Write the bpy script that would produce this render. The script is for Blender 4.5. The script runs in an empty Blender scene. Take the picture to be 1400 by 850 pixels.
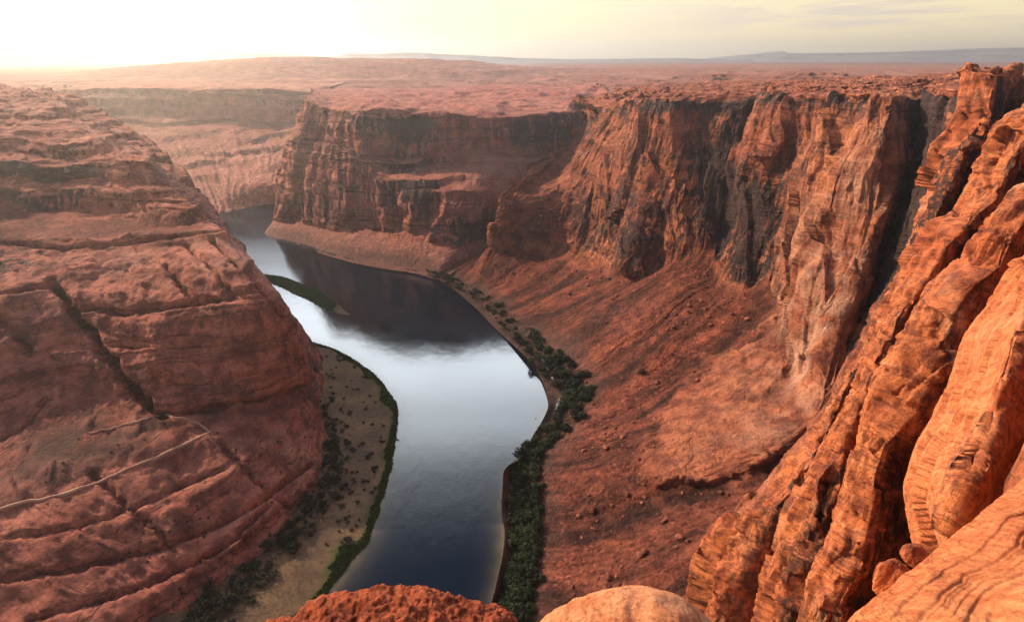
import bpy, bmesh, math, random
import numpy as np
from mathutils import Vector, Matrix
random.seed(7)
RNG = np.random.default_rng(11)
S = bpy.context.scene
COL = S.collection
f4 = np.float32

# ------------------------------------------------------------------ camera
PITCH = math.atan(345/800.0)
CT, ST = math.cos(PITCH), math.sin(PITCH)
EYE = 310.0
cam_d = bpy.data.cameras.new('camera')
cam_d.sensor_width = 36; cam_d.lens = 36*800/1400
cam_d.clip_start = .1; cam_d.clip_end = 80000
cam = bpy.data.objects.new('camera', cam_d); COL.objects.link(cam)
cam.location = (0, 0, EYE); cam.rotation_euler = (math.pi/2-PITCH, 0, 0)
S.camera = cam

def slope(py):
    d = (425-py)/800.0
    return (-ST+d*CT)/(CT+d*ST)
def pt(px, py, Y):
    """point of the place seen in direction (px, py) at forward distance Y"""
    d = (425-py)/800.0
    return (((px-700)/800.0)*Y/(CT+d*ST), Y, EYE+slope(py)*Y)
def gz(px, py, z=0.0):
    return pt(px, py, (z-EYE)/slope(py))
class W(tuple): pass                       # a world point given directly
def res(c):
    if isinstance(c, W): return tuple(c)
    if len(c) == 2: return gz(*c)
    return pt(*c)

# ------------------------------------------------------------------ noise
_p = np.arange(256); np.random.default_rng(5).shuffle(_p)
PERM = np.concatenate([_p, _p, _p]).astype(np.int32)
_g = np.random.default_rng(9).normal(size=(256, 3)); _g /= np.linalg.norm(_g, axis=1)[:, None]
GX, GY, GZ = [_g[:, i].astype(f4) for i in range(3)]
RV = np.random.default_rng(3).random(256).astype(f4)
RV2 = np.random.default_rng(4).random(256).astype(f4)
RV3 = np.random.default_rng(6).random(256).astype(f4)

def perlin(x, y, z):
    x = x.astype(f4); y = y.astype(f4); z = z.astype(f4)
    xi = np.floor(x); yi = np.floor(y); zi = np.floor(z)
    fx = x-xi; fy = y-yi; fz = z-zi
    xi = xi.astype(np.int32) & 255; yi = yi.astype(np.int32) & 255; zi = zi.astype(np.int32) & 255
    u = fx*fx*fx*(fx*(fx*6-15)+10); v = fy*fy*fy*(fy*(fy*6-15)+10); w = fz*fz*fz*(fz*(fz*6-15)+10)
    A = PERM[xi]+yi; B = PERM[xi+1]+yi
    AA = PERM[A]+zi; AB = PERM[A+1]+zi; BA = PERM[B]+zi; BB = PERM[B+1]+zi
    def gr(h, a, b, c):
        h = PERM[h]; return GX[h]*a+GY[h]*b+GZ[h]*c
    x00 = gr(AA, fx, fy, fz); x10 = gr(BA, fx-1, fy, fz); l0 = x00+u*(x10-x00)
    x01 = gr(AB, fx, fy-1, fz); x11 = gr(BB, fx-1, fy-1, fz); l1 = x01+u*(x11-x01)
    r0 = l0+v*(l1-l0)
    x00 = gr(AA+1, fx, fy, fz-1); x10 = gr(BA+1, fx-1, fy, fz-1); l0 = x00+u*(x10-x00)
    x01 = gr(AB+1, fx, fy-1, fz-1); x11 = gr(BB+1, fx-1, fy-1, fz-1); l1 = x01+u*(x11-x01)
    r1 = l0+v*(l1-l0)
    return (r0+w*(r1-r0))*1.6
def fbm(P, sc, o=4, off=0.0, gain=.5, ridged=False):
    """P (N,3); sc scalar or 3-tuple of feature sizes"""
    if not hasattr(sc, '__len__'): sc = (sc, sc, sc)
    x, y, z = P[:, 0]/sc[0]+off, P[:, 1]/sc[1]+off*1.7, P[:, 2]/sc[2]+off*.6
    a = 1.0; s = 0; t = 0
    for i in range(o):
        n = perlin(x, y, z)
        if ridged: n = 1-2*np.abs(n)
        s = s+a*n; t += a; a *= gain
        x = x*2.03+3.1; y = y*2.03+1.7; z = z*2.03+9.2
    return s/t
def voronoi(P, sc, off=0.0):
    """F1, F2-F1 and two random values per cell"""
    x, y, z = [(P[:, i]/sc[i]+off).astype(f4) for i in range(3)]
    xi, yi, zi = [np.floor(c).astype(np.int32) for c in (x, y, z)]
    N = len(x)
    F1 = np.full(N, 9, f4); F2 = np.full(N, 9, f4); ID = np.zeros(N, np.int32)
    for dx in (-1, 0, 1):
        a = PERM[(xi+dx) & 255]
        for dy in (-1, 0, 1):
            b = PERM[a+((yi+dy) & 255)]
            for dz in (-1, 0, 1):
                h = PERM[b+((zi+dz) & 255)]
                d = (xi+dx+RV[h]-x)**2+(yi+dy+RV2[h]-y)**2+(zi+dz+RV3[h]-z)**2
                m = d < F1
                F2 = np.where(m, F1, np.minimum(F2, d)); ID = np.where(m, h, ID); F1 = np.where(m, d, F1)
    F1 = np.sqrt(F1); F2 = np.sqrt(F2)
    return F1, F2-F1, RV2[(ID*7+13) & 255]*2-1, ID
def facets(A, B, ca, cb, seed):
    """piecewise flat, tilted panels with sharp edges over the sheet coordinates; about -1..1"""
    x = (A/ca+seed*1.37).astype(f4); y = (B/cb+seed*.71).astype(f4)
    xi = np.floor(x).astype(np.int32); yi = np.floor(y).astype(np.int32)
    F = np.full(len(x), 9, f4); ID = np.zeros(len(x), np.int32); DX = np.zeros(len(x), f4); DY = np.zeros(len(x), f4)
    for dx in (-1, 0, 1):
        for dy in (-1, 0, 1):
            h = PERM[PERM[(xi+dx) & 255]+((yi+dy) & 255)]
            ax = x-(xi+dx+RV[h]); ay = y-(yi+dy+RV2[h]); d = ax*ax+ay*ay
            m = d < F
            F = np.where(m, d, F); ID = np.where(m, h, ID); DX = np.where(m, ax, DX); DY = np.where(m, ay, DY)
    r = RV3[ID]*2-1; ta = RV2[(ID*11+3) & 255]*2-1; tb = RV[(ID*17+9) & 255]*2-1
    return .55*r+1.25*ta*DX+.9*tb*DY
def sstep(a, b, x):
    t = np.clip((x-a)/(b-a), 0, 1); return t*t*(3-2*t)
def strata(z, H, seed=0, sharp=.7):
    t = z/H; i = np.floor(t); fr = t-i; i = i.astype(np.int32)
    r0 = RV[(i*37+seed) & 255]; r1 = RV[((i+1)*37+seed) & 255]
    return (r0+(r1-r0)*sstep(sharp, 1, fr))*2-1+.35*np.sin(math.pi*np.clip(fr/.85, 0, 1))
def seg_dist(P, poly):
    """distance of points to a 3D polyline"""
    best = np.full(len(P), 1e9)
    for a, b in zip(poly[:-1], poly[1:]):
        a = np.array(a); b = np.array(b); d = b-a; L = (d@d)+1e-9
        t = np.clip(((P-a)@d)/L, 0, 1)
        q = P-(a+t[:, None]*d)
        best = np.minimum(best, np.sqrt((q*q).sum(1)))
    return best

def project(X):
    v = X-np.array((0, 0, EYE)); dep = v[:, 1]*CT-v[:, 2]*ST; up = v[:, 1]*ST+v[:, 2]*CT
    return 700+800*v[:, 0]/dep, 425-800*up/dep, dep
def along(poly, n):
    P = np.array(poly, float); d = np.concatenate([[0], np.cumsum(np.sqrt((np.diff(P, axis=0)**2).sum(1)))])
    q = np.linspace(0, d[-1], n); return np.stack([np.interp(q, d, P[:, k]) for k in range(P.shape[1])], 1)
def on_surface(X, poly, n):
    """the points of the sheet X seen along a traced line"""
    px, py, d = project(X); m = np.where((d > 1) & (px > -60) & (px < 1460) & (py > 40) & (py < 900))[0]
    out = []
    for x, y in along(poly, n):
        r = (px[m]-x)**2+(py[m]-y)**2; c = m[r < max(9, r.min()*1.05+1)]
        out.append(X[c[d[c].argmin()]])
    return out
# ------------------------------------------------------------------ lofted sheets
def pchip(t, P, tq):
    """monotone cubic through P (K,M) at t (K)"""
    h = np.diff(t)[:, None]; d = np.diff(P, axis=0)/h
    m = np.zeros_like(P)
    w1 = 2*h[1:]+h[:-1]; w2 = h[1:]+2*h[:-1]
    with np.errstate(divide='ignore', invalid='ignore'):
        mm = (w1+w2)/(w1/d[:-1]+w2/d[1:])
    m[1:-1] = np.where(d[:-1]*d[1:] > 0, mm, 0)
    m[0] = d[0]; m[-1] = d[-1]
    k = np.clip(np.searchsorted(t, tq, side='right')-1, 0, len(t)-2)
    H = (t[k+1]-t[k])[:, None]; s = ((tq-t[k])[:, None])/H
    return ((2*s**3-3*s**2+1)*P[k]+(s**3-2*s**2+s)*H*m[k]+(-2*s**3+3*s**2)*P[k+1]+(s**3-s**2)*H*m[k+1])
def chord(C):
    """mean chord-length parameter along axis 0 of (K,R,3), in row units too"""
    d = np.sqrt((np.diff(C, axis=0)**2).sum(-1)).mean(1)
    return np.concatenate([[0], np.cumsum(np.maximum(d, 1e-3))])
def loft(cols, nu, nv, wu=None, wv=None):
    """cols: list of columns of control points -> P (nu,nv,3) and the control index (u,v) of each vertex.
    wu / wv: weights per interval that put more vertices in some intervals."""
    C = np.array([[res(c) for c in col] for col in cols], float)
    K, R, _ = C.shape
    def spread(t, n, w):
        L = np.diff(t)*(np.array(w) if w is not None else 1)
        cum = np.concatenate([[0], np.cumsum(L)]); q = np.linspace(0, cum[-1], n)
        return np.interp(q, cum, t)
    tv = chord(C.transpose(1, 0, 2)); tu = chord(C)
    qv = spread(tv, nv, wv); qu = spread(tu, nu, wu)
    A = pchip(tv, C.transpose(1, 0, 2).reshape(R, -1), qv).reshape(nv, K, 3)
    B = pchip(tu, A.transpose(1, 0, 2).reshape(K, -1), qu).reshape(nu, nv, 3)
    U = np.interp(qu, tu, np.arange(K)); V = np.interp(qv, tv, np.arange(R))
    UU, VV = np.meshgrid(U, V, indexing='ij')
    return B, UU.ravel(), VV.ravel()
def gnormals(P, sign=None):
    du = np.gradient(P, axis=0); dv = np.gradient(P, axis=1)
    n = np.cross(du, dv); n /= np.linalg.norm(n, axis=2)[..., None]+1e-9
    if sign is None:
        v = np.array([0, 0, EYE])-P
        sign = 1 if np.median((n*v).sum(2)) > 0 else -1
    return n*sign, sign
def grid_mesh(name, P, mat, attrs=None, flip=False, smooth=True, parent=None):
    nu, nv, _ = P.shape
    me = bpy.data.meshes.new(name)
    i = np.arange(nu*nv).reshape(nu, nv)
    q = np.stack([i[:-1, :-1], i[1:, :-1], i[1:, 1:], i[:-1, 1:]], -1).reshape(-1, 4)
    if flip: q = q[:, ::-1]
    me.vertices.add(nu*nv); me.loops.add(q.size); me.polygons.add(len(q))
    me.vertices.foreach_set('co', P.reshape(-1).astype(f4))
    me.loops.foreach_set('vertex_index', q.reshape(-1).astype(np.int32))
    me.polygons.foreach_set('loop_start', np.arange(0, q.size, 4, dtype=np.int32))
    me.polygons.foreach_set('loop_total', np.full(len(q), 4, np.int32))
    me.polygons.foreach_set('use_smooth', np.full(len(q), smooth, bool))
    me.update(calc_edges=True)
    for k, v in (attrs or {}).items():
        a = me.attributes.new(k, 'FLOAT', 'POINT'); a.data.foreach_set('value', np.asarray(v).reshape(-1).astype(f4))
    me.materials.append(mat)
    o = bpy.data.objects.new(name, me); COL.objects.link(o)
    if parent: o.parent = parent
    return o
def tag(o, label, cat=None, kind=None, group=None):
    o['label'] = label
    if cat: o['category'] = cat
    if kind: o['kind'] = kind
    if group: o['group'] = group
    return o

# ------------------------------------------------------------------ materials
class NT:
    def __init__(s, name):
        s.m = bpy.data.materials.new(name); s.m.use_nodes = True
        s.t = s.m.node_tree; s.t.nodes.clear()
        s.out = s.n('ShaderNodeOutputMaterial')
    def n(s, typ, ins=None, **kw):
        nd = s.t.nodes.new(typ)
        for k, v in kw.items(): setattr(nd, k, v)
        for k, v in (ins or {}).items():
            if isinstance(v, bpy.types.NodeSocket): s.t.links.new(v, nd.inputs[k])
            else: nd.inputs[k].default_value = v
        return nd
    def math(s, op, a, b=0.0, c=None, clamp=False):
        ins = {0: a, 1: b}
        if c is not None: ins[2] = c
        nd = s.n('ShaderNodeMath', ins, operation=op); nd.use_clamp = clamp
        return nd.outputs[0]
    def noise(s, vec, scale, detail=6, rough=.55, dist=0):
        return s.n('ShaderNodeTexNoise', {'Vector': vec, 'Scale': scale, 'Detail': detail, 'Roughness': rough, 'Distortion': dist}).outputs['Fac']
    def mapv(s, vec, sc, rot=(0, 0, 0)):
        return s.n('ShaderNodeMapping', {'Vector': vec, 'Scale': sc, 'Rotation': rot}).outputs[0]
    def ramp(s, fac, stops, interp='LINEAR'):
        nd = s.n('ShaderNodeValToRGB', {'Fac': fac}); cr = nd.color_ramp; cr.interpolation = interp
        while len(cr.elements) < len(stops): cr.elements.new(.5)
        for e, (p, c) in zip(cr.elements, stops):
            e.position = p; e.color = (c, c, c, 1) if isinstance(c, (int, float)) else (*c, 1)
        return nd.outputs[0]
    def mix(s, fac, a, b, mode='MIX'):
        nd = s.n('ShaderNodeMix', data_type='RGBA', blend_type=mode)
        for k, v in ((0, fac), (6, a), (7, b)):
            if isinstance(v, bpy.types.NodeSocket): s.t.links.new(v, nd.inputs[k])
            else: nd.inputs[k].default_value = v if isinstance(v, (int, float)) else (*v, 1)
        return nd.outputs[2]
    def attr(s, name):
        return s.n('ShaderNodeAttribute', attribute_name=name).outputs['Fac']
    def link(s, a, b): s.t.links.new(a, b)

def rock_mat(name, light, mid, dark, talus=(.16, .055, .035), sc=1.0, band=.45, bandlen=9.0, varn=(.035, .026, .026),
             pale=(.52, .30, .20), bump=1.0, rough=.85, band_rot=(0, 0, 0), seams=1.0):
    t = NT(name)
    P = t.n('ShaderNodeTexCoord').outputs['Object']
    n1 = t.noise(P, .012/sc, 7, .6)
    n2 = t.noise(P, .07/sc, 8, .65)
    n3 = t.noise(P, .5/sc, 6, .7)
    base = t.mix(t.ramp(n1, [(.35, 0), (.65, 1)]), mid, light)
    base = t.mix(t.ramp(n2, [(.40, .85), (.58, 0)]), base, dark)
    # bedding: thin bands in height, warped
    warp = t.n('ShaderNodeVectorMath', {0: t.mapv(P, (1, 1, 1), band_rot), 1: t.mix(.5, (0, 0, 0), (0, 0, 0))}, operation='ADD').outputs[0]
    sep = t.n('ShaderNodeSeparateXYZ', {0: warp}).outputs
    zz = t.math('ADD', sep[2], t.math('MULTIPLY', n1, 26*sc))
    zv = t.n('ShaderNodeCombineXYZ', {0: t.math('MULTIPLY', sep[0], .02), 1: t.math('MULTIPLY', sep[1], .02), 2: zz}).outputs[0]
    b1 = t.noise(zv, 1.6/(bandlen*sc), 5, .7)
    bands = t.ramp(b1, [(.36, .45), (.47, 1.0), (.53, .72), (.62, 1.12)])
    gnz = t.n('ShaderNodeSeparateXYZ', {0: t.n('ShaderNodeNewGeometry').outputs['Normal']}).outputs[2]
    bface = t.ramp(gnz, [(.86, 1), (.97, 0)])
    base = t.mix(t.math('MULTIPLY', bface, band), base, t.mix(1, base, bands, 'MULTIPLY'))
    base = t.mix(t.math('MULTIPLY', t.math('MULTIPLY', bface, t.ramp(b1, [(.60, 0), (.70, 1)])), .45), base, pale)
    # bleached patches
    base = t.mix(t.math('MULTIPLY', t.attr('pale'), t.ramp(t.noise(P, .035/sc, 6, .6, .6), [(.42, 0), (.62, .8)])), base, pale)
    seam = t.math('ABSOLUTE', t.math('SUBTRACT', t.noise(zv, .55/(bandlen*sc), 4, .55), .5))
    seam = t.ramp(seam, [(0, 1), (.007, .75), (.022, 0)])
    jv = t.noise(t.mapv(P, (.028/sc, .028/sc, .010/sc)), 1, 3, .5, .5)
    joint = t.ramp(t.math('ABSOLUTE', t.math('SUBTRACT', jv, .5)), [(0, 1), (.004, .6), (.011, 0)])
    seam = t.math('MULTIPLY', seam, t.ramp(gnz, [(.78, 1), (.95, 0)]))
    joint = t.math('MULTIPLY', joint, t.ramp(n1, [(.45, 0), (.55, 1)]))
    crack = t.math('MULTIPLY', t.math('MAXIMUM', seam, t.math('MULTIPLY', joint, .8)), t.math('SUBTRACT', 1.0, t.math('MAXIMUM', t.attr('talus'), t.math('MULTIPLY', t.attr('pale'), .85))))
    crack = t.math('MULTIPLY', crack, seams)
    base = t.mix(t.math('MULTIPLY', crack, .8), base, tuple(.35*x for x in dark))
    # desert varnish: dark streaks down the faces
    sv = t.noise(t.mapv(P, (.16/sc, .16/sc, .011/sc)), 1, 6, .65, .4)
    sv2 = t.noise(P, .018/sc, 4, .6)
    va = t.attr('varn')
    vm = t.ramp(t.math('ADD', t.math('ADD', sv, t.math('MULTIPLY', sv2, .6)), t.math('MULTIPLY', va, .42)), [(.92, 0), (1.10, 1)])
    base = t.mix(t.math('MULTIPLY', vm, t.math('MINIMUM', t.math('MULTIPLY', va, 2.0), .93)), base, varn)
    # fine mottling
    base = t.mix(1, base, t.ramp(n3, [(.30, .50), (.48, 1.0), (.72, 1.25)]), 'MULTIPLY')
    # rubble and scree
    ta = t.attr('talus')
    vo = t.n('ShaderNodeTexVoronoi', {'Vector': P, 'Scale': .42/sc, 'Randomness': 1.0})
    vcol = t.n('ShaderNodeSeparateColor', {0: vo.outputs['Color']}).outputs[0]
    rub = t.mix(1, talus, t.ramp(vcol, [(0, .55), (.6, .95), (.9, 1.25), (1, 2.1)]), 'MULTIPLY')
    rub = t.mix(t.ramp(n2, [(.4, 0), (.7, .45)]), rub, mid)
    rub = t.mix(1, rub, t.n('ShaderNodeCombineColor', {0: t.math('ADD', 1.0, t.attr('tone')), 1: t.math('ADD', 1.0, t.math('MULTIPLY', t.attr('tone'), .9)), 2: t.math('ADD', 1.0, t.math('MULTIPLY', t.attr('tone'), .8))}).outputs[0], 'MULTIPLY')
    rub = t.mix(1, rub, t.ramp(n3, [(.3, .5), (.5, 1.0), (.7, 1.4)]), 'MULTIPLY')
    base = t.mix(t.math('MULTIPLY', ta, t.ramp(t.noise(P, .05/sc, 5), [(.30, .78), (.48, 1)])), base, rub)
    gr = t.attr('dirt')
    base = t.mix(gr, base, t.mix(1, (.092, .054, .044), t.ramp(n2, [(.3, .5), (.7, 1.4)]), 'MULTIPLY'))
    h = t.math('ADD', t.math('MULTIPLY', n2, 1.6), t.math('MULTIPLY', n3, .7))
    h = t.math('ADD', h, t.math('MULTIPLY', t.noise(P, 2.2/sc, 5, .7), .28))
    h = t.math('ADD', h, t.math('MULTIPLY', t.math('MULTIPLY', bface, b1), .9))
    h = t.math('ADD', h, t.math('MULTIPLY', t.math('MULTIPLY', vo.outputs['Distance'], ta), -.35))
    h = t.math('SUBTRACT', h, t.math('MULTIPLY', crack, .8))
    bp = t.n('ShaderNodeBump', {'Height': h, 'Strength': .9*bump, 'Distance': 2.6*sc})
    bs = t.n('ShaderNodeBsdfPrincipled', {'Base Color': base, 'Roughness': rough, 'Normal': bp.outputs[0], 'Specular IOR Level': .12})
    t.link(bs.outputs[0], t.out.inputs[0])
    return t.m

M_wall = rock_mat('red_sandstone_wall', (.48, .170, .082), (.32, .092, .048), (.13, .038, .026), talus=(.100, .029, .019), seams=.55)
M_spur = rock_mat('orange_sandstone', (.58, .195, .075), (.43, .115, .045), (.15, .038, .022), talus=(.25, .075, .04), sc=.30, bandlen=6, seams=.5, band=.3, band_rot=(.35, -.3, 0))
M_slab = rock_mat('orange_slickrock', (.66, .235, .095), (.56, .170, .065), (.34, .09, .04), sc=.10, bandlen=6, band=.3, seams=.5, band_rot=(.7, -.5, 0))
M_head = rock_mat('pink_sandstone', (.55, .195, .128), (.39, .112, .074), (.15, .044, .034), talus=(.15, .046, .036), bandlen=7, seams=.7, band=.35)
M_prom = rock_mat('mauve_sandstone', (.52, .195, .130), (.42, .130, .086), (.22, .066, .048), talus=(.24, .105, .08), sc=1.5, bandlen=10)
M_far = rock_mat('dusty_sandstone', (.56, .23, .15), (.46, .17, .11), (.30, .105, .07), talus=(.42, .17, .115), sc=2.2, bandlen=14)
M_plat = rock_mat('plateau_rock', (.42, .16, .10), (.33, .115, .07), (.19, .065, .045), talus=(.24, .10, .07), sc=2.0, band=.3, bandlen=6)

# ------------------------------------------------------------------ rock detail
def arcs(P):
    du = np.sqrt((np.diff(P, axis=0)**2).sum(-1)).mean(1); dv = np.sqrt((np.diff(P, axis=1)**2).sum(-1)).mean(0)
    a = np.concatenate([[0], np.cumsum(du)]); b = np.concatenate([[0], np.cumsum(dv)])
    A, B = np.meshgrid(a, b, indexing='ij'); return A.ravel(), B.ravel()
def terr(n, k, soft=.25):
    t = n*k; i = np.floor(t); f = t-i
    return (i+sstep(.5-soft, .5+soft, f))/k
def detail(P, U, V, cliff_amp=1.0, size=1.0, butt=8, flute=3.2, block=2.4, ledge=2.4, fine=.7, talus=None, tal_amp=1.0,
           seed=0.0, H=(15, 5), rill=1.0, run=1.0, calm=None, st_=(.80, .45), planes=1.0, small=1.0):
    """craggy displacement; size scales the feature sizes, the amplitudes are metres; run stretches the fins down the face"""
    nu, nv, _ = P.shape
    n, sg = gnormals(P)
    X = P.reshape(-1, 3)
    nn = n.reshape(-1, 3)
    steep = sstep(st_[0], st_[1], np.abs(nn[:, 2]))
    ta = np.zeros(len(X)) if talus is None else talus
    calm = 1.0 if calm is None else calm
    cl = cliff_amp*steep*(1-ta)
    A, B = arcs(P)
    Q = np.stack([A, B, 0*A+seed*3.1], 1)
    Qw = Q+np.stack([fbm(X, 60*size, 3, seed+21)*22*size, fbm(X, 90*size, 2, seed+22)*30*size, 0*A], 1)
    # broad buttresses: rounded fronts, sharp grooves
    big = 2*np.abs(fbm(Qw, (48*size*planes, 230*size*run, 50), 3, seed+1, gain=.42))-.45
    d = butt*cl*1.7*big
    X1 = X+nn*d[:, None]
    P1 = X1.reshape(nu, nv, 3)
    n, _ = gnormals(P1, sg); nn = n.reshape(-1, 3)
    # slabs: stepped sheets that peel off the face, long in the fall line
    sl = fbm(Qw, (24*size, 105*size*run, 50), 4, seed+2, gain=.5)
    d = flute*cl*(1.3*terr(sl, 5, .08)+.3*sl)
    sl2 = fbm(Qw+17, (7.5*size, 26*size*run, 50), 3, seed+13, gain=.5)
    d = d+block*cl*.25*terr(sl2, 3.2, .07)
    Qv = Qw*.15+Q*.85
    for (ca, cb, am) in ((28*planes, 100*planes, 2.0), (11*planes, 40*planes, .85), (4.6, 13, .30*small), (2.0, 5, .12*small)):
        d = d+block*cl*am*facets(Qv[:, 0]+.25*Qv[:, 1]*(.3 if ca > 8 else -.4), Qv[:, 1], ca*size, cb*size*run, seed+ca)
    # joints: few long cracks
    cr = fbm(Qw+5, (17*size, 140*size*run, 50), 2, seed+16)
    d = d-flute*.55*cl*np.exp(-(cr/.018)**2)
    cr2 = fbm(X+31, (60*size, 60*size, 13*size), 2, seed+17)
    d = d-ledge*.4*cl*np.exp(-(cr2/.022)**2)
    w = fbm(X, 70*size, 3, seed+5)*8*size
    st = strata(X[:, 2]+w, H[0]*size, 11, .86)*.75+strata(X[:, 2]+w*1.3, H[1]*size, 53, .75)*.42
    lv = .35+.65*sstep(-.25, .25, fbm(X, 90*size, 2, seed+23))
    lw = (steep*.85+.15)*(1-ta)*lv
    d = d+ledge*lw*st
    # open slickrock: rounded swells and joints
    flat = (1-steep)*(1-ta)
    jn = fbm(X, (30*size, 30*size, 60*size), 2, seed+7)
    d = d+flat*(fine*1.8*fbm(X, 18*size, 4, seed+8)-fine*.7*np.exp(-(jn/.012)**2)+fine*1.3*facets(A, B, 13*size, 17*size, seed+3)+fine*.6*facets(A, B, 5*size, 6*size, seed+4))
    d = d+fine*fbm(X, 5.0*size, 4, seed+9)*(1-.6*ta)
    # scree: rills down the fall line and lumps
    if talus is not None:
        r = fbm(Qw, (11*size, 95*size, 30), 4, seed+4)
        d = d+ta*tal_amp*(2.0*rill*r+.8*fbm(X, 10*size, 4, seed+6)+2.6*np.clip(fbm(X, 3.4*size, 2, seed+12)-.3, 0, 1)*sstep(-.2, .3, fbm(X, 40*size, 2, seed+19)))
    d = d*calm
    X2 = X1+nn*d[:, None]
    return X2.reshape(nu, nv, 3), sg, steep, big, sl

def terrace(P, H, k, warp, seed, soft=.17):
    X = P.reshape(-1, 3).copy()
    w = fbm(X, warp, 3, seed)*H*1.1
    t = (X[:, 2]+w)/H; i = np.floor(t); f = t-i
    zt = H*(i+sstep(.5-soft, .5+soft, f))-w
    kk = k*(.55+.45*sstep(-.3, .3, fbm(X, warp*1.4, 2, seed+3))) if np.isscalar(k) else k
    X[:, 2] += kk*(zt-X[:, 2])
    return X.reshape(P.shape)
def Z0(n): return np.zeros(n, f4)
BODY = []
def finish(name, P, sg, mat, label, cat, attrs):
    n = P.shape[0]*P.shape[1]
    for k in ('talus', 'varn', 'pale', 'dirt'): attrs.setdefault(k, Z0(n))
    o = grid_mesh(name, P, mat, attrs, flip=(sg < 0))
    tag(o, label, cat, 'structure'); BODY.append(o)
    return o
def bump2(U, V, u0, v0, su, sv):
    return np.exp(-((U-u0)/su)**2-((V-v0)/sv)**2)

# ================================================================== RIGHT CANYON WALL
wall_cols = [
 [(585,372,865),(590,376),(640,350,890),(690,320,950),(740,270,1010),(780,210,1060),(795,180,1080),(800,165,1090),(800,150,1200),(790,140,1400)],
 [(615,392,790),(625,388),(645,372,845),(660,350,865),(668,338,872),(682,272,885),(760,245,960),(818,152,985),(800,142,1080),(790,135,1300)],
 [(640,412,745),(655,408),(690,390,790),(715,370,820),(740,345,850),(770,300,870),(800,230,900),(850,143,915),(840,135,1000),(820,128,1250)],
 [(680,452,655),(690,447),(750,430,672),(810,405,676),(870,378,680),(880,300,715),(890,220,740),(910,135,765),(900,127,850),(880,118,1150)],
 [(728,498,560),(740,490),(810,445,600),(890,395,625),(960,345,650),(975,260,690),(990,190,715),(1025,130,735),(1010,122,820),(990,113,1150)],
 [(740,518,534),(752,510),(830,465,560),(910,410,590),(974,362,632),(990,275,678),(1010,200,706),(1050,130,726),(1040,122,800),(1030,112,1120)],
 [(750,548,490),(764,540),(850,490,525),(930,430,560),(990,385,590),(1010,290,620),(1035,210,640),(1065,133,655),(1060,122,740),(1060,112,1100)],
 [(725,602,425),(740,595),(840,560,450),(940,500,490),(1055,410,530),(1075,310,560),(1090,210,585),(1110,128,600),(1110,120,700),(1120,108,1050)],
 [(712,625,398),(722,618),(820,600,410),(925,550,432),(1065,455,470),(1090,360,510),(1112,235,548),(1150,128,565),(1150,120,660),(1165,107,1020)],
 [(688,648,370),(700,640),(800,640,372),(920,600,376),(1070,530,402),(1108,430,430),(1160,260,482),(1190,130,507),(1190,120,600),(1210,106,1000)],
 [(686,698,336),(699,690),(800,680,340),(915,645,345),(1085,590,350),(1150,450,405),(1203,270,458),(1222,131,490),(1225,119,580),(1240,105,970)],
 [(690,728,315),(702,720),(800,720,315),(900,690,318),(1110,605,345),(1172,455,416),(1230,285,478),(1256,130,512),(1260,119,620),(1280,104,960)],
 [(676,808,262),(688,800),(780,810,259),(870,800,249),(985,740,262),(1150,560,330),(1260,330,380),(1318,122,425),(1330,112,520),(1360,101,900)],
 [W((-22,225,-4)),W((-16,225,0)),W((50,205,15)),W((110,200,45)),W((160,215,85)),W((205,255,140)),W((250,310,215)),W((290,350,290)),W((350,420,293)),W((600,700,285))],
 [W((-40,120,-4)),W((-30,120,0)),W((30,120,25)),W((70,130,60)),W((110,140,110)),W((150,170,170)),W((200,210,230)),W((240,240,290)),W((330,280,295)),W((700,500,285))],
]
P, U, V = loft(wall_cols, 1400, 840, wv=[1, 1, 1, 1, 1.3, 1.3, 1.3, .8, .35])
ta = sstep(4.25, 3.75, V+.35*fbm(P.reshape(-1, 3), 40, 3, 2.2))
out = sstep(.35, .75, 1.15*bump2(U, V, 9.2, 3.4, 2.0, .75)+.5*fbm(P.reshape(-1, 3), (26, 26, 60), 3, 7.7)+.35*bump2(U, V, 4.2, 3.6, 1.5, .4))
ta = ta*(1-.95*out)
ta = np.maximum(ta, 0)
TAL = ta.copy()
rz = sstep(6.7, 7.15, V)*(7*terr(fbm(P.reshape(-1, 3), (45, 45, 45), 4, 3.7), 4, .15)+3*fbm(P.reshape(-1, 3), 16, 3, 8.1))
P = P+np.stack([0*rz, 0*rz, rz], 1).reshape(P.shape)
P = P+(gnormals(P)[0].reshape(-1, 3)*(out*5*sstep(4.2, 3.6, V))[:, None]).reshape(P.shape)
P2, sg, steep, big, ed = detail(P, U, V, 1.0, 1.0, planes=1.55, small=.55, butt=9.5, flute=1.9, block=3.6, ledge=1.5, fine=.5, talus=ta, calm=(.08+.92*sstep(1.0, 1.9, V))*(1+.9*bump2(U, V, 1.2, 4.8, 1.3, 1.3)))
X = P.reshape(-1, 3)
varn = np.clip(.24*steep+1.1*bump2(U, V, 4.5, 5.0, .75, 1.4)+.22*bump2(U, V, 2.6, 4.8, .8, 1.0)+.40*bump2(U, V, 6.4, 4.9, .6, 1.0)
               +.9*bump2(U, V, 11.2, 6.3, .55, .9)-.6*bump2(U, V, 9.4, 5.5, .9, 1.2), 0, 1)*steep
rimdark = bump2(U, V, 6, 6.85, 9, .25)
varn = np.clip(varn+.35*rimdark*steep, 0, 1)
pale = np.clip(.6*bump2(U, V, 8.6, 4.3, 1.6, .7)+.9*bump2(U, V, 9.6, 5.4, .8, 1.5)+.4*bump2(U, V, 7.6, 5.6, 1.0, 1), 0, 1)
dirt = sstep(1.9, 1.2, V)*.8
A_, B_ = arcs(P)
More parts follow.
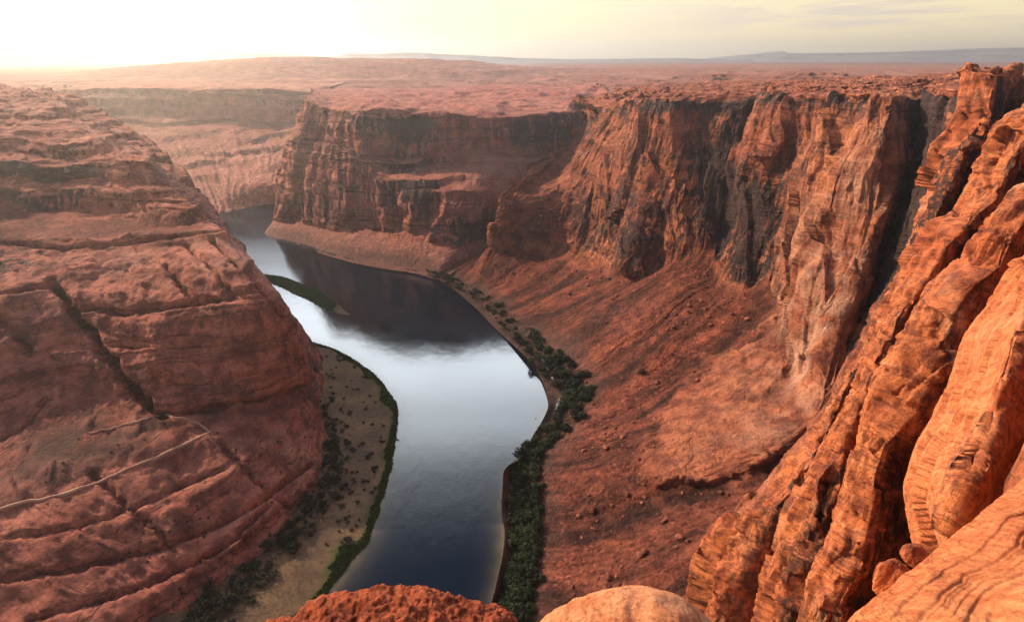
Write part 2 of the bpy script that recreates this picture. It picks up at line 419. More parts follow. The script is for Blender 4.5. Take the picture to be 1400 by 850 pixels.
Qt = np.stack([A_+18*fbm(X, 70, 3, 2.9), B_*.10, 0*A_], 1)
tone = np.clip(-.12+2.1*fbm(Qt, (26, 22, 9), 4, 6.6)+.5*fbm(X, 7, 3, 1.2), -.68, .8)
finish('canyon_wall', P2, sg, M_wall, 'tall red sandstone canyon wall with dark varnish streaks above a rubble slope', 'canyon wall',
       dict(talus=ta, varn=varn, pale=pale, dirt=dirt, tone=tone))

# ================================================================== LEFT HEADLAND
def shift(c, dx, dy, dz):
    p = res(c); return W((p[0]+dx, p[1]+dy, p[2]+dz))
hc = [
 [W((-420,60,8)),W((-480,150,55)),W((-520,190,75)),W((-560,240,140)),W((-600,290,160)),W((-640,330,180)),W((-680,370,225)),W((-760,470,245)),W((-900,700,262))],
 [W(gz(240,850,8)),(0,700,280),(0,600,335),(0,395,440),(0,340,500),(0,285,560),(0,205,620),(0,165,720),(0,118,900)],
 [W(gz(330,775,8)),(140,655,310),(130,560,368),(140,397,450),(130,335,505),(120,290,560),(100,203,625),(75,163,720),(40,122,900)],
 [W(gz(405,700,8)),(290,595,362),(250,557,380),(250,400,445),(230,325,515),(200,290,555),(170,208,610),(130,180,715),(55,127,900)],
 [W(gz(438,650,8)),(385,570,405),(370,545,412),(335,402,443),(290,310,525),(255,280,550),(215,230,600),(160,190,720),(60,129,900)],
 [W(gz(445,597,8)),(425,548,440),(421,530,445),(392,420,460),(340,350,520),(290,295,560),(245,253,610),(168,193,740),(62,131,910)],
 [W(gz(422,520,8)),W((-195,520,30)),W((-202,520,50)),W((-235,520,105)),W((-287,580,135)),W((-332,630,170)),W((-387,680,195)),W((-500,800,220)),W((-690,950,262))],
 [W((-265,640,6)),W((-285,630,35)),W((-295,630,60)),W((-325,640,110)),W((-365,680,140)),W((-405,720,170)),W((-455,770,200)),W((-565,880,215)),W((-720,1000,255))],
 [W((-375,800,6)),W((-410,800,40)),W((-420,800,60)),W((-455,800,110)),W((-490,840,140)),W((-525,880,170)),W((-570,920,195)),W((-660,1000,210)),W((-800,1080,245))],
 [W((-560,950,6)),W((-600,950,45)),W((-610,950,70)),W((-650,960,120)),W((-690,980,150)),W((-720,1010,175)),W((-760,1050,200)),W((-830,1100,215)),W((-900,1150,245))],
]
hcols = []
for c in hc:
    b = res(c[0])
    hcols.append([W((b[0]+6, b[1]+1, b[2]-9))]+list(c)+[shift(c[-1], -150, 170, -5)])
P, U, V = loft(hcols, 820, 660, wv=[1, 1, 1, 1.2, 1, 1, 1.2, 1, .8, .4])
X = P.reshape(-1, 3)
ta = np.clip(sstep(.3, .6, fbm(X, 45, 3, 4.4)+.9*bump2(U, V, 2.0, 5.5, 1.4, .55)+.55*bump2(U, V, 2.0, 2.6, 3, .5)), 0, 1)
P = terrace(terrace(P, 24, .34*sstep(4.2, 6.2, V)+.20, 120, 2.7, .2), 7.5, .38*sstep(5.5, 8, V)+.08, 60, 6.3, .15)
P2, sg, steep, big, ed = detail(P, U, V, .8, 1.0, butt=3, flute=2.0, block=1.6, ledge=3.6, fine=.9, talus=ta, tal_amp=.45, seed=21.0, H=(21, 7), rill=.15, st_=(.93, .60))
X2 = P2.reshape(-1, 3); nn = gnormals(P2, sg)[0].reshape(-1, 3)
def carve(X2, poly, width, depth, sc=6):
    q = seg_dist(X2+fbm(X2, sc, 2, 3.3)[:, None]*width*.8, poly)
    return -depth*np.exp(-(q/width)**2)
cr = on_surface(X2, [(70,380),(92,412),(118,447),(150,490),(185,533),(222,566)], 24)
dd = carve(X2, cr, 2.5, 24, 14)
for line, wd_, dp in (([(225,360),(245,385),(268,413)], 1.6, 6), ([(250,330),(285,358),(320,402)], 1.5, 5), ([(290,325),(345,378),(395,440),(420,500)], 1.6, 6),
                      ([(108,416),(170,426),(245,413),(330,404)], 2.6, 10), ([(300,600),(350,655),(400,695)], 1.5, 5), ([(125,645),(190,700),(240,748)], 1.5, 5),
                      ([(0,432),(25,452),(42,478)], 4, 9), ([(225,560),(300,556),(370,545),(424,532)], 2.8, 10), ([(150,470),(240,474),(330,466),(410,470)], 1.3, 3.5), ([(190,525),(290,522),(421,500)], 1.3, 3.5),
                      ([(0,790),(120,772),(250,738),(340,695),(425,632)], 1.8, 6), ([(40,845),(180,806),(300,752),(370,690)], 1.5, 5), ([(0,735),(90,722),(190,690),(300,640)], 1.4, 4), ([(0,330),(90,338),(170,330),(300,312)], 2, 6), ([(80,384),(40,392),(0,396)], 2.2, 7), ([(60,548),(40,575),(0,598)], 2, 5)):
    dd += carve(X2, on_surface(X2, line, 18), wd_, dp, 8)
P2 = (X2+nn*dd[:, None]).reshape(P2.shape)
crk = np.exp(-(seg_dist(X2, cr)/7)**2)
varn = np.clip(.25*steep+.34*bump2(U, V, 1.3, 6.6, 1.1, .7)*steep+.5*bump2(U, V, 1.0, 4.6, .6, .5)+.7*bump2(U, V, 5.3, 2.6, .8, .3), 0, 1)
pale = np.clip(.5*bump2(U, V, 3, 8.3, 3, 1.2)+.35*bump2(U, V, 3.5, 1.6, 2, .5)+.5*bump2(U, V, 3.5, 4.6, 2, .6), 0, 1)
dirt = np.clip(bump2(U, V, 1.8, 2.55, 1.6, .42)*.9, 0, 1)*sstep(-.35, .15, fbm(X, 30, 4, 8.8))
finish('headland', P2, sg, M_head, 'layered pink sandstone headland inside the river bend, split by a long diagonal crack', 'headland',
       dict(talus=ta, varn=varn, pale=pale, dirt=dirt))

# ================================================================== PROMONTORY ACROSS THE RIVER
# rows: under water, shore, bench, cliff foot, cliff shoulder, upper foot, rim, plateau, far plateau
pc = [
 [W((-440,1420,-4)),W((-440,1430,5)),W((-430,1440,40)),W((-430,1445,80)),W((-425,1450,120)),W((-410,1455,160)),W((-370,1470,218)),W((-365,1520,222)),W((-360,1800,222))],
 [W((-495,1235,-4)),W((-495,1245,2)),W((-488,1255,20)),W((-483,1270,60)),W((-478,1285,120)),W((-450,1300,165)),W((-398,1330,220)),W((-390,1400,224)),W((-380,1750,224))],
 [(360,322,1085),(362,318),(371,309,1110),(376,300,1130),(379,262,1140),(395,205,1152),(416,138,1165),(425,130,1280),(430,122,1750)],
 [(412,338,1010),(415,334),(418,320,1045),(424,304,1075),(428,255,1088),(436,200,1100),(448,146,1112),(455,136,1240),(470,122,1750)],
 [(478,358,915),(480,354),(484,338,960),(492,314,1000),(494,258,1012),(500,205,1030),(510,150,1045),(520,138,1200),(540,122,1750)],
 [(528,368,880),(530,364),(536,345,925),(545,316,965),(548,258,978),(555,212,1016),(565,152,1032),(575,140,1180),(600,120,1750)],
 [(568,374,860),(570,370),(578,350,900),(590,320,925),(604,264,938),(612,212,1015),(622,155,1036),(632,142,1180),(660,118,1750)],
 [(598,382,835),(600,378),(610,358,872),(628,330,900),(650,264,925),(665,206,1020),(690,158,1046),(700,144,1180),(730,116,1700)],
 [(612,376,845),(618,370,865),(640,352,885),(670,322,922),(705,262,960),(735,205,1055),(768,152,1075),(775,142,1200),(790,116,1650)],
 [(640,360,885),(650,352,900),(680,335,925),(710,308,965),(745,258,1025),(775,205,1090),(800,160,1130),(800,150,1215),(820,116,1600)],
 [W((150,1010,60)),W((160,1020,62)),W((170,1030,70)),W((180,1045,90)),W((190,1080,130)),W((200,1120,170)),W((200,1170,222)),W((205,1230,235)),W((220,1600,250))],
]
P, U, V = loft(pc, 560, 420, wv=[1, 1, 1, 1.5, 1.5, 1.5, .8, .4])
P = terrace(P, 22, .45*sstep(2.2, 3.4, V), 140, 5.1, .18)
X = P.reshape(-1, 3)
ta = sstep(3.0, 2.3, V+.3*fbm(X, 60, 3, 1.1))
ta = np.maximum(ta, .55*bump2(U, V, 7.3, 4.5, 1.6, .4))
P2, sg, steep, big, ed = detail(P, U, V, 1.0, 1.25, butt=7, flute=3.0, block=3.2, ledge=3.0, fine=.8, talus=ta, seed=41.0, tal_amp=.9, H=(17, 6), rill=.5)
varn = np.clip(.10*steep+.75*bump2(U, V, 5.2, 4.3, .75, .9)+.35*bump2(U, V, 3.0, 3.5, .8, .8)+.5*bump2(U, V, 8.2, 5.5, 1.6, .5)+.6*bump2(U, V, 7.2, 3.2, .9, .5)
               +.6*bump2(U, V, 4.5, 5.6, 1, .3), 0, 1)*np.clip(steep+.3, 0, 1)
pale = np.clip(.8*bump2(U, V, 7.5, 4.6, 1.6, .5)+.8*bump2(U, V, 3.0, 1.9, 1.5, .7)+.4*bump2(U, V, 3.4, 5.6, .8, .5), 0, 1)
dirt = sstep(2.3, 1.6, V)*.55
finish('promontory', P2, sg, M_prom, 'blunt red cliff promontory on the far bank with a grey bench at its foot', 'promontory',
       dict(talus=ta, varn=varn, pale=pale, dirt=dirt))

# ================================================================== FAR CANYON WALL
fc = [
 [W((-1900,1300,-4)),W((-1900,1330,10)),W((-1950,1450,60)),W((-2000,1600,110)),W((-2050,1750,160)),W((-2100,1850,225)),W((-2150,2000,232)),W((-2300,2500,235))],
 [W((-1200,1320,-4)),W((-1200,1340,8)),W((-1230,1450,50)),W((-1260,1600,95)),W((-1290,1720,150)),W((-1310,1800,220)),W((-1340,1950,232)),W((-1500,2500,235))],
 [W((-800,1290,-4)),W((-805,1310,6)),W((-820,1420,40)),(150,195,1610),(120,165,1720),(90,122,1800),(80,118,1960),(40,106,2500)],
 [W((-640,1190,-8)),(288,292),(280,262,1345),(255,205,1540),(225,160,1720),(200,121,1790),(190,116,1950),(170,106,2500)],
 [W((-590,1225,-8)),(325,286),(325,258,1345),(320,205,1550),(310,160,1740),(300,120,1800),(295,115,1950),(280,106,2500)],
 [W((-525,1268,-8)),(374,279),(375,254,1350),(372,208,1550),(368,165,1740),(362,122,1800),(365,116,1950),(360,106,2500)],
 [W((-500,1290,-4)),W((-498,1300,3)),W((-500,1420,50)),W((-520,1590,100)),W((-530,1730,150)),W((-545,1780,220)),W((-550,1930,230)),W((-570,2500,240))],
]
P, U, V = loft(fc, 460, 300, wv=[1, 1, 1, 1, 1.4, .7, .3])
P = terrace(P, 26, .45*sstep(1.3, 2.4, V), 200, 4.1, .2)
X = P.reshape(-1, 3)
ta = np.clip(sstep(4.0, 3.0, V+.4*fbm(X, 90, 3, 1.9)), 0, 1)*.8
P2, sg, steep, big, ed = detail(P, U, V, 1.0, 2.0, butt=14, flute=6, block=4, ledge=5, fine=1.2, talus=ta, seed=61.0, tal_amp=3.2, H=(14, 5))
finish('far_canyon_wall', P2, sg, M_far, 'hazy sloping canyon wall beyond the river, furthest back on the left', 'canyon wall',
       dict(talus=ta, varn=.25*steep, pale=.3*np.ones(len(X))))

# ================================================================== NEAR SPURS ON THE RIGHT
def spur(name, rows, back, label, nu, nv, seed, size, mat, amp, top_back, varn_amp=.22, hollow=1.13, gaps=None, lits=((0, 900), (.42, .42))):
    """rows from top to bottom: crest, face, right end; a hidden back flank is added behind the crest"""
    cols = [[], [], [], [], [], []]
    for r in rows:
        s, m, e = [np.array(res(c)) for c in r]
        (qx, qy, qY) = r[0]
        cols[0].append(W(pt(qx+45, qy+55, qY*1.30)))
        cols[1].append(W(pt(qx+9, qy+9, qY*1.07)))
        cols[2].append(W(s)); cols[3].append(W(m))
        (sx, sy, sY), (mx, my, mY), (ex, ey, eY) = r
        if gaps is None:
            cols[4].append(W(pt(mx+.40*(ex-mx), my+.4*(ey-my), mY+(sY*hollow-mY)*.75)))
            cols[5].append(W(pt(ex+25, ey, sY*hollow*1.05)))
        else:                                        # lit crest, shaded hollow behind it, then the next spur
            gpx = max(np.interp(sy, *gaps), 14); lit = np.interp(sy, *lits)
            cols[3][-1] = W(pt(sx+lit*gpx, sy+4, sY*.955))
            cols[4].append(W(pt(sx+(lit+.22)*gpx, sy+8, sY*hollow)))
            cols[5].append(W(pt(sx+1.5*gpx+25, sy-10, sY*(hollow+.08))))
    for c in cols:                               # the flat top runs back from the first row
        p = np.array(c[0]); c.insert(0, W(p+np.array(top_back)))
    P, U, V = loft(cols, nu, nv, wu=[.5, 1, 1.3, 1.2, .8])
    P = terrace(P, 24*size, .32, 40*size, seed+1, .13)
    X = P.reshape(-1, 3)
    P2, sg, steep, big, ed = detail(P, U, V, 1.0, size, talus=None, seed=seed, **amp)
    n = gnormals(P2, sg)[0].reshape(-1, 3)
    big2 = fbm(X, (22*size, 22*size, 60*size), 3, seed+15)
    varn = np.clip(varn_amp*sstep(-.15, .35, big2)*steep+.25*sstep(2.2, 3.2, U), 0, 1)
    o = finish(name, P2, sg, mat, label, 'cliff spur', dict(varn=varn, pale=.5*sstep(.1, .5, fbm(X, 30*size, 3, seed+18))))
    return o
AM = lambda k: dict(butt=1.6*k, flute=1.7*k, block=4.2*k, ledge=1.5*k, fine=.2*k, H=(9, 3), run=1.0)
spur('cliff_spur', [
 [(1325,100,330),(1350,93,300),(1400,84,280)],
 [(1322,150,325),(1350,150,298),(1410,150,285)],
 [(1289,203,315),(1330,215,288),(1400,200,290)],
 [(1252,300,300),(1300,300,270),(1380,290,275)],
 [(1225,385,285),(1265,395,255),(1340,380,262)],
 [(1180,470,262),(1215,490,236),(1290,480,240)],
 [(1130,560,240),(1160,590,214),(1240,590,222)],
 [(1085,640,222),(1110,670,202),(1180,690,205)],
 [(1000,740,212),(1040,770,186),(1130,820,185)],
 [(968,790,207),(1000,850,180),(1090,900,178)],
 [(955,880,202),(980,950,178),(1080,990,174)]], (7, 26, -2),
 'furthest of the orange cliff spurs on the right, topped by a dark flat caprock', 320, 640, 71.0, 1.0, M_spur, AM(.8), (62, 60, -1), gaps=((100,150,200,300,385,470,560,640,740,790,900),(75,80,75,50,22,22,28,40,75,95,95)))
spur('cliff_spur', [
 [(1405,140,240),(1440,130,225),(1500,120,220)],
 [(1362,190,238),(1400,190,213),(1480,180,215)],
 [(1328,270,230),(1370,260,205),(1450,250,208)],
 [(1280,315,225),(1330,322,190),(1420,310,195)],
 [(1235,375,220),(1290,390,182),(1390,380,185)],
 [(1195,470,205),(1250,480,170),(1340,470,172)],
 [(1150,570,190),(1205,575,158),(1290,570,158)],
 [(1112,660,175),(1150,670,149),(1230,680,148)],
 [(1065,790,160),(1105,790,137),(1180,800,135)],
 [(1040,900,150),(1075,920,129),(1150,940,125)]], (6, 20, -2),
 'orange cliff spur with shaded hollows, second nearest of the three steep spurs on the right', 320, 600, 81.0, .80, M_spur, AM(.58), (42, 40, 2), gaps=((150,190,270,315,375,470,570,660,790,900),(90,90,78,72,74,40,34,50,66,66)))
spur('cliff_spur', [
 [(1410,255,165),(1450,250,150),(1520,240,150)],
 [(1355,305,162),(1400,312,140),(1480,310,142)],
 [(1325,355,160),(1370,372,133),(1450,370,135)],
 [(1278,397,157),(1330,425,126),(1420,420,128)],
 [(1225,475,150),(1285,492,118),(1370,490,122)],
 [(1185,545,143),(1235,560,114),(1310,570,125)],
 [(1165,630,134),(1200,640,110),(1265,650,128)],
 [(1150,720,124),(1175,730,105),(1240,740,122)],
 [(1115,830,114),(1145,840,97),(1210,850,112)],
 [(1095,920,108),(1120,940,92),(1190,950,105)]], (5, 14, -2),
 'steep golden cliff spur beside the black chasm, with a narrow lit pillar at its foot', 340, 600, 91.0, .62, M_spur, AM(.42), (32, 30, 3), hollow=1.14, gaps=((260,305,397,475,545,630,720,830,900),(95,95,96,104,118,104,112,70,70)), lits=((260,475,545,600,640,900),(.42,.6,.66,.42,.33,.35)))
spur('slickrock_buttress', [
 [(1400,362,85),(1440,370,72),(1540,370,70)],
 [(1368,405,84),(1410,420,68),(1520,420,64)],
 [(1335,455,82),(1385,470,63),(1500,480,60)],
 [(1310,530,79),(1365,540,59),(1480,550,55)],
 [(1290,583,76),(1345,600,55),(1460,610,51)],
 [(1265,630,72),(1320,650,52),(1440,660,48)],
 [(1256,685,68),(1300,702,50),(1420,720,45)],
 [(1268,742,64),(1310,752,50),(1400,770,43)],
 [(1310,830,60),(1335,840,50),(1400,850,42)]], (3, 9, -1),
 'big smooth orange sandstone buttress bulging out at the right edge, above the striped slab', 330, 420, 101.0, .45, M_slab,
 dict(butt=1.1, flute=.5, small=.2, block=.62, ledge=.06, fine=.09, H=(7, 2.4), run=1.0), (15, 14, 2), varn_amp=.06, hollow=.80)

# striped slab in the right corner
ec = []
E_ = [[(1140,905,11),(1195,960,9),(1250,1040,6.5)],[(1165,850,13),(1250,900,9.5),(1300,1000,6)],[(1215,806,15.5),(1300,860,10.5),(1380,970,6.5)],
      [(1260,770,18),(1345,830,12.5),(1450,940,7)],[(1330,712,22),(1400,785,15),(1500,900,8.5)],[(1400,655,27),(1455,735,19),(1560,860,10)],[(1480,600,32),(1560,680,22),(1650,800,12)]]
for r in E_:
    e = np.array(res(r[0]))
    ec.append([W(e+np.array((1.5, 2.5, -14))), W(e+np.array((.3, 1.0, -4.5))), W(e), r[1], r[2]])
P, U, V = loft(ec, 420, 300, wv=[.4, .7, 1.4, 1.2])
X = P.reshape(-1, 3)
n, sg = gnormals(P); nn = n.reshape(-1, 3)
# long ribs: beds cut by the slope run along the slab
A0, A1 = np.array(res((1200,850,12))), np.array(res((1420,690,22)))
wv_ = V+.16*fbm(X, 5, 3, 5.5)
rib = strata(wv_*11, 1.0, 5, .6)*.05+strata(wv_*26, 1.0, 77, .5)*.016
rib *= sstep(3.6, 2.5, V)+.25
d = rib+.16*fbm(X, 3.2, 4, 6.1)+.03*fbm(X, .5, 3, 7.7)+.5*fbm(X, 9, 2, 1.7)*sstep(2.0, 2.5, V)
P2 = (X+nn*d[:, None]).reshape(P.shape)
o = finish('rock_slab', P2, sg, rock_mat('striped_sandstone', (.66, .24, .095), (.55, .165, .06), (.38, .095, .035), sc=.035, band=.35, pale=(.68, .30, .13), seams=.6, bandlen=5, band_rot=(.5, -.45, 0)),
       'ribbed orange sandstone slab with long curved stripes in the bottom right corner', 'rock slab', dict(pale=.6*sstep(2.4, 3.2, V), varn=Z0(len(X))))

# ledge under the viewer's feet (out of the picture, carries the two rim rocks)
lc = [[W((x, 4.8, 280)), W((x, 4.6, 301)), W((x, 4.2, 304.0)), W((x, 1.0, 304.4)), W((x, .4, 306.8)), W((x, -.1, 308.3)), W((x, -12, 308.6)), W((x, -60, 308.0))] for x in (-14, -6, -2, 2, 6, 10)]
P, U, V = loft(lc, 90, 120)
X = P.reshape(-1, 3); n, sg = gnormals(P, 1)
if n[..., 2].mean() < 0: n, sg = -n, -1
P2 = (X+n.reshape(-1, 3)*(.10*fbm(X, 1.5, 4, 2.5))[:, None]).reshape(P.shape)
finish('rim_ledge', P2, sg, M_slab, 'sandstone ledge at the canyon rim under the viewer', 'ledge', {})

# the rim ground to the right of the spurs (outside the frame): closes the mass the spurs stand out from
rc = []
for Y in (-90, -40, -10, 6, 20, 45, 80, 130, 190, 260, 340, 430, 560, 750, 1000, 1200):
    xb = .93*Y+13 if Y > 30 else .80*max(Y, 0)+7.5; z0 = float(np.interp(Y, [-90, 0, 12, 30, 60, 120, 220, 400, 700, 1200], [308, 306.5, 303, 297, 296, 301, 305, 303, 292, 268]))
    lowz = float(np.interp(Y, [-90, 0, 20, 60, 120, 300, 1200], [280, 200, 120, 80, 50, 30, 30]))
    rc.append([W((xb, Y, lowz)), W((xb+1, Y, z0-18)), W((xb+5, Y, z0-5)), W((xb+14, Y, z0)), W((xb+70, Y, z0+3)), W((xb+300, Y, z0-2)), W((xb+900, Y, z0-12))])
P, U, V = loft(rc, 360, 260, wv=[1, 3, 4, 2, .7, .4])
P2, sg, steep, big, ed = detail(P, U, V, .8, .8, butt=2.0, flute=1.5, block=1.8, ledge=1.2, fine=.5, seed=131.0)
finish('canyon_rim', P2, sg, M_spur, 'orange rock rim on the viewer side, to the right of the cliff spurs', 'canyon rim', dict(varn=.2*steep))

def rim_rock(name, crest, Y, label, mat, rough, seed, nu=260, nv=200, drop=24):
    cols = []
    for k, (px, py) in enumerate(crest):
        c = np.array(pt(px, py+drop, Y))
        e = 0.0 if 0 < k < len(crest)-1 else 1.0
        cols.append([W(c+np.array((0, .55-.3*e, -1.6))), W(c+np.array((0, .42-.2*e, -.5))), W(c+np.array((0, .2-.1*e, -.08))), W(c),
                     W(c+np.array((0, -.35+.2*e, -.02))), W(c+np.array((0, -.95+.6*e, -.35))), W(c+np.array((0, -1.35+.9*e, -1.6)))])
    P, U, V = loft(cols, nu, nv)
    X = P.reshape(-1, 3); n, sg = gnormals(P)
    d = rough(X)
    P2 = (X+n.reshape(-1, 3)*d[:, None]).reshape(P.shape)
    o = grid_mesh(name, P2, mat, dict(talus=Z0(len(X)), varn=Z0(len(X)), pale=.8*sstep(-.1, .4, fbm(X, .6, 3, seed))*(1 if 'pale' in label else 0), dirt=Z0(len(X))), flip=(sg < 0))
    tag(o, label, 'boulder'); return o
def gritty(X):
    F1, ed, cv, _ = voronoi(X, (.045, .045, .04), 3)
    F1b, edb, cvb, _ = voronoi(X, (.11, .11, .08), 8)
    return .10*fbm(X, .5, 4, 1.5)+.010*(1-F1*1.2)+.014*cvb+.006*cv+.03*fbm(X, .12, 3, 6.1)+.02*strata(X[:, 2]+.05*fbm(X, .4, 2, 1), .07, 3, .7)+.014*fbm(X, .04, 3, 4.4)
M_grit = rock_mat('gritty_red_rock', (.40, .095, .038), (.29, .062, .026), (.14, .03, .016), sc=.008, band=.1, bump=1.2, seams=0)
M_cream = rock_mat('pale_orange_rock', (.68, .29, .14), (.58, .20, .085), (.42, .13, .055), sc=.02, band=.4, bandlen=4, band_rot=(.3, .6, 0), seams=.15)
rim_rock('rim_rock', [(310,905),(360,850),(400,832),(430,820),(465,812),(500,806),(540,803),(580,806),(620,818),(655,821),(680,826),(705,848),(735,905)], 3.4,
         'rough dark red rock with a gritty crust at the bottom edge', M_grit, gritty, 1.0, 520, 360)
rim_rock('rim_rock', [(690,905),(735,850),(765,828),(795,813),(825,803),(850,797),(885,797),(920,802),(945,813),(968,830),(990,850),(1030,905)], 3.7,
         'smooth pale orange rock with wavy grain at the bottom edge', M_cream,
         lambda X: .05*fbm(X, .5, 3, 9.1)+.012*strata(X[:, 2]+.35*X[:, 0]+.06*fbm(X, .4, 2, 2.2), .06, 3, .5)+.006*fbm(X, .05, 3, 3.3), 2.0, 300, 220)

# ================================================================== PLATEAU
def mesa(x, c, w0, w1, edge):
    return sstep(c-w0-edge, c-w0, x)*(1-sstep(c+w1, c+w1+edge, x))
na, nr = 900, 420
az = np.linspace(-math.radians(58), math.radians(62), na)
rr = np.exp(np.linspace(math.log(1000), math.log(9500), nr))
AZ, RR = np.meshgrid(az, rr, indexing='ij')
px_, py_ = (np.sin(AZ)*RR).ravel(), (np.cos(AZ)*RR).ravel()
X = np.stack([px_, py_, np.zeros_like(px_)], 1)
right = sstep(-100, 700, px_)
zb = 226+right*30+sstep(1500, 3200, RR.ravel())*(18-8*right)
# long low hill on the far left and a nearer ledgy rise on the right
hx = px_+850; hy = py_-3000
wig = fbm(X, 500, 3, 3.1)
hill = 68*sstep(1.15, .25, np.sqrt((hx/1250)**2+(hy/600)**2)+.12*wig)
hill = np.maximum(hill, 26*sstep(1.05, .7, np.sqrt(((px_+300)/560)**2+((py_-2900)/420)**2)+.15*wig)+0)
rise = 20*sstep(1.2, .3, np.sqrt(((px_-560)/420)**2+((py_-1500)/260)**2)+.3*fbm(X, 160, 3, 7.1))
z = zb+hill+rise
near = sstep(5200, 1500, RR.ravel())
w = fbm(X, 240, 4, 5.5)
z = z+near*(20*fbm(X, 330, 5, 1.3)+11*fbm(X, 95, 4, 2.9)*near)
ter = 7.0
t = z/ter; i = np.floor(t); z = near*ter*(i+sstep(.55, .95, t-i))+(1-near)*z
z = z+near*1.6*fbm(X, 22, 3, 9.9)+(1-near)*6*fbm(X, 900, 3, 2.2)
# the sheet lies below the canyon and comes up behind the rims
def hole(x, y):
    back = np.interp(x, [-3200, -2300, -1500, -560, -500, -60, 100, 230, 420, 640, 1000, 2500], [2050, 2050, 2000, 1990, 1500, 1420, 1330, 1240, 1080, 960, 900, 850])
    return sstep(back-20, back+130, y)
hm = hole(px_, py_)
z = z-(1-hm)*60-(1-sstep(.0, .02, hm))*300
cap = 308-.0065*RR.ravel()
P2 = np.stack([px_, py_, z], 1).reshape(na, nr, 3)
n, sg = gnormals(P2, 1)
if n[..., 2].mean() < 0: n, sg = -n, -1
steep = sstep(.97, .8, n[..., 2].ravel())
tal = .75*sstep(-.1, .4, fbm(X, 150, 4, 4.1))*(1-steep)
finish('plateau', P2, sg, M_plat, 'broad red desert plateau of rocky ledges stretching behind the canyon', 'plateau',
       dict(talus=tal, varn=.7*steep, pale=.6*sstep(-.2, .4, fbm(X, 260, 3, 6.6)), dirt=sstep(3500, 7000, RR.ravel())*.5))

# distant plain that runs to the horizon
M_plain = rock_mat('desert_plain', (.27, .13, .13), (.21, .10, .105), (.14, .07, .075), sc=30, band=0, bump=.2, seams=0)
az = np.linspace(-math.radians(66), math.radians(66), 160); rr = np.exp(np.linspace(math.log(4500), math.log(16000), 60))
AZ, RR = np.meshgrid(az, rr, indexing='ij')
xx, yy = (np.sin(AZ)*RR), (np.cos(AZ)*RR)
Xp = np.stack([xx.ravel(), yy.ravel(), 0*xx.ravel()], 1)
zz = 236+18*sstep(4800, 9000, RR).ravel()+10*fbm(Xp, 1500, 4, 3.3)+np.clip(0, 0, 1)
P2 = np.stack([xx, yy, zz.reshape(xx.shape)], 2)
n, sg = gnormals(P2, 1)
if n[..., 2].mean() < 0: sg = -1
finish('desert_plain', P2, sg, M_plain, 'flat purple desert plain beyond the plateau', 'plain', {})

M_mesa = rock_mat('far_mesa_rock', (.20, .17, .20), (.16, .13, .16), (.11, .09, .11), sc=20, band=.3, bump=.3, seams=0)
def far_mesa(name, Y, prof, depth, label, seed):
    """flat-topped range: crest profile in (px, py) at distance Y, with sloping flanks and a real depth"""
    pxs = np.linspace(prof[0][0], prof[-1][0], 260)
    pys = np.interp(pxs, [p[0] for p in prof], [p[1] for p in prof])
    c = np.array([pt(a, b, Y) for a, b in zip(pxs, pys)])
    base = 225.0
    h = np.maximum(c[:, 2]-base, 1)
    rows = []
    for fr, (dy, hz) in enumerate([(-1.6, 0), (-.9, .25), (-.45, .62), (-.22, .72), (-.12, .97), (0, 1), (.5, 1), (1.0, .9), (1.6, 0)]):
        q = c.copy(); q[:, 1] += dy*depth; q[:, 2] = base+h*hz
        rows.append(q)
    P = np.stack(rows, 1)
    # refine rows
    tt = np.arange(9.0); q = np.linspace(0, 8, 60)
    P = pchip(tt, P.transpose(1, 0, 2).reshape(9, -1), q).reshape(60, 260, 3).transpose(1, 0, 2)
    X = P.reshape(-1, 3)
    X = X+np.stack([0*X[:, 0], depth*.35*fbm(X, (700, 900, 900), 4, seed, ridged=True), 8*fbm(X, 400, 3, seed+2)], 1)
    P = X.reshape(P.shape); n, sg = gnormals(P)
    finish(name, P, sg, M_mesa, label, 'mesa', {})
far_mesa('mesa', 12500, [(950,84),(985,80),(1020,76),(1055,73),(1068,70),(1078,73),(1110,73),(1200,72),(1290,69),(1330,67),(1400,65),(1520,64),(1640,70),(1700,82)], 900,
         'blue grey flat mesa on the horizon at the far right', 2.0)
far_mesa('mesa', 9500, [(420,84),(465,76),(478,72),(490,74),(560,72),(605,74),(660,77),(720,80),(780,81.5),(840,81),(930,80),(990,82),(1040,86)], 700,
         'low blue ridge on the horizon behind the long hill', 5.0)
far_mesa('mesa', 9000, [(-320,70),(-200,64),(-60,64),(0,66),(25,67),(60,70),(110,72),(150,71),(180,75),(240,76),(275,75),(300,71),(335,72),(380,74),(450,79),(520,84)], 700,
         'hazy ridge on the horizon at the far left under the sun', 8.0)
far_mesa('mesa', 7200, [(-320,80),(-100,76),(0,73),(40,75),(80,80),(120,86),(160,90)], 500,
         'pale low hill at the left edge in front of the hazy ridge', 11.0)

# ================================================================== RIVER, BAR AND ISLAND
shoreR = [gz(*p) for p in [(288,292),(362,318),(415,334),(480,354),(530,364),(570,370),(600,378),(625,388),(655,408),(690,447),(740,490),(752,510),(764,540),(740,595),(722,618),(700,640),(699,690),(702,720),(688,800),(660,900)]]
barshore = [(330,415),(365,438),(400,456),(425,467),(455,476),(485,492),(512,512),(532,535),(545,565),(541,600),(532,650),(512,720),(472,780),(432,828),(400,860),(350,930)]
shoreL = [gz(*p) for p in barshore]
island = [(350,374),(380,377),(410,387),(436,398),(452,409),(462,416),(470,423),(478,429)]
island_low = [(364,385),(385,393),(402,402),(425,412),(440,421),(454,427),(466,429),(477,431)]
xs = np.arange(-950, 120, 3.5); ys = np.arange(60, 1420, 3.5)
XX, YY = np.meshgrid(xs, ys, indexing='ij')
Xr = np.stack([XX.ravel(), YY.ravel(), 0*XX.ravel()], 1)
